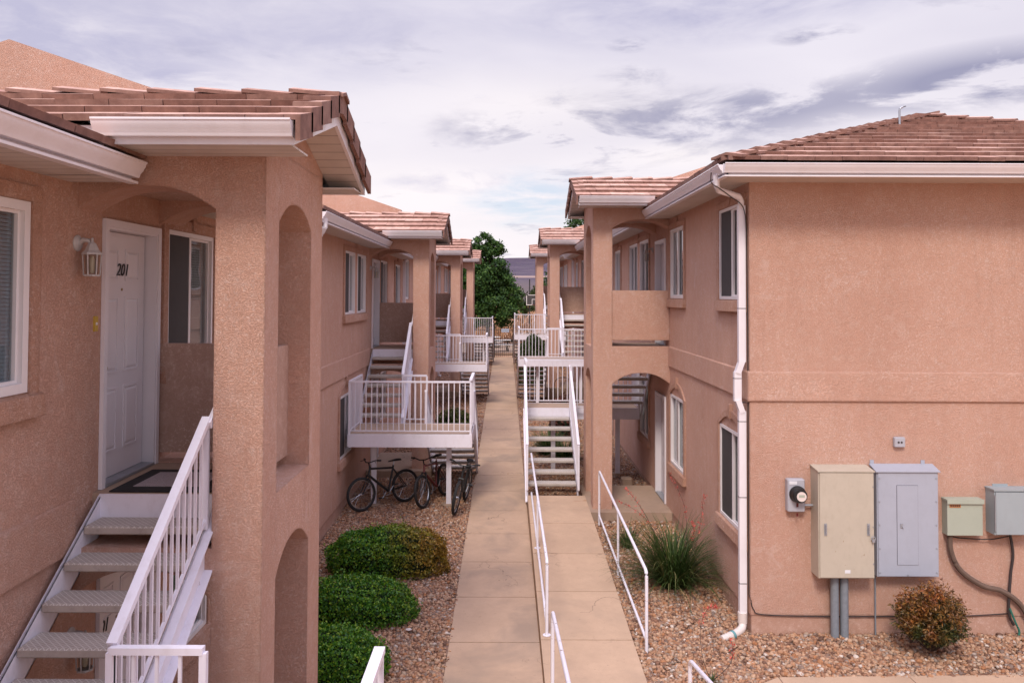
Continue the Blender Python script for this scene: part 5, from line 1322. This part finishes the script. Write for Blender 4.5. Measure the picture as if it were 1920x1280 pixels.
def spot(px, py, w, h, r0=.35):
    """soft patch of the cloud layer around one compass direction; w, h are half sizes in radians"""
    d_ = pixdir(px, py); v1 = nt.nodes.new('ShaderNodeVectorMath'); v1.operation = 'SUBTRACT'; v1.inputs[1].default_value = d_; nt.links.new(tc.outputs['Generated'], v1.inputs[0])
    v2 = nt.nodes.new('ShaderNodeVectorMath'); v2.operation = 'MULTIPLY'; v2.inputs[1].default_value = (1 / w, .5, 1 / h); nt.links.new(v1.outputs[0], v2.inputs[0])
    v3 = nt.nodes.new('ShaderNodeVectorMath'); v3.operation = 'LENGTH'; nt.links.new(v2.outputs[0], v3.inputs[0])
    return ramp(nt, v3.outputs['Value'], [(r0, 1.0), (1.0, 0.0)])
mpd = nt.nodes.new('ShaderNodeMapping'); mpd.inputs['Scale'].default_value = (5, 5, 16); nt.links.new(tc.outputs['Generated'], mpd.inputs[0])
cf = noise(nt, mpd.outputs[0], 1.5, 9, .62, .35)
for (px, py, w, h, col_, lo, hi, amt) in ((1180, 232, .27, .048, dk, .44, .58, .85), (1000, 245, .14, .03, dk, .44, .58, .6), (1850, 140, .16, .040, dk, .42, .54, .9), (1480, 190, .16, .03, dk, .46, .58, .6), (1190, 140, .05, .022, dk, .50, .62, .55),
                                          (1530, 60, .05, .012, dk, .42, .55, .7), (1180, 80, .03, .01, dk, .42, .5, .6), (1150, 290, .09, .02, dk, .46, .56, .5), (80, 60, .20, .07, lav, .35, .6, .9), (1300, 10, .30, .05, lav, .3, .6, .9), (330, 150, .08, .02, lav, .4, .55, .8), (860, 340, .10, .018, lav, .42, .56, .7), (500, 30, .3, .09, lav, .3, .65, .7)):
    f_ = mathn(nt, 'MULTIPLY', spot(px, py, w, h), ramp(nt, cf, [(lo, 0.0), (hi, amt)])); base = mix(nt, f_, base, col_)
for (px, py, w, h, amt) in ((1000, 190, .25, .05, .5), (1280, 290, .10, .02, .6), (780, 350, .12, .035, .5)):
    f_ = mathn(nt, 'MULTIPLY', spot(px, py, w, h, .1), ramp(nt, cf, [(.55, amt), (.68, 0.0)])); base = mix(nt, f_, base, cream)
# opening to blue sky low over the mesa
dirn = Vector(((1000 - 948) / 1493., 1, (553 - 375) / 1493.)).normalized()
vm = nt.nodes.new('ShaderNodeVectorMath'); vm.operation = 'SUBTRACT'; vm.inputs[1].default_value = dirn; nt.links.new(tc.outputs['Generated'], vm.inputs[0])
vs_ = nt.nodes.new('ShaderNodeVectorMath'); vs_.operation = 'MULTIPLY'; vs_.inputs[1].default_value = (1, 1, 2.6); nt.links.new(vm.outputs[0], vs_.inputs[0])
vl = nt.nodes.new('ShaderNodeVectorMath'); vl.operation = 'LENGTH'; nt.links.new(vs_.outputs[0], vl.inputs[0])
hole = mathn(nt, 'MULTIPLY', ramp(nt, vl.outputs['Value'], [(.03, .8), (.12, 0.0)]), ramp(nt, c3, [(.42, 0.0), (.54, .8)]))
skyc = mix(nt, .45, sky.outputs[0], tuple(v * K for v in (.56, .66, .80)))
fin = mix(nt, hole, base, skyc)
zb_ = ramp(nt, sp_.outputs[2], [(.40, .25), (.95, .8)]); gain = mathn(nt, 'MULTIPLY', zb_, 4.0)
mv = nt.nodes.new('ShaderNodeVectorMath'); mv.operation = 'SCALE'; nt.links.new(fin, mv.inputs[0]); nt.links.new(gain, mv.inputs['Scale'])
nt.links.new(mv.outputs[0], bg.inputs[0])
vsn = SC.view_settings; SC.display_settings.display_device = 'sRGB'; vsn.view_transform = 'Standard'; vsn.look = 'None'; vsn.exposure = EXPO; vsn.gamma = 1
SC.cycles.max_bounces = 8; SC.cycles.transparent_max_bounces = 12; SC.cycles.caustics_reflective = False; SC.cycles.caustics_refractive = False
SC.cycles.use_denoising = True
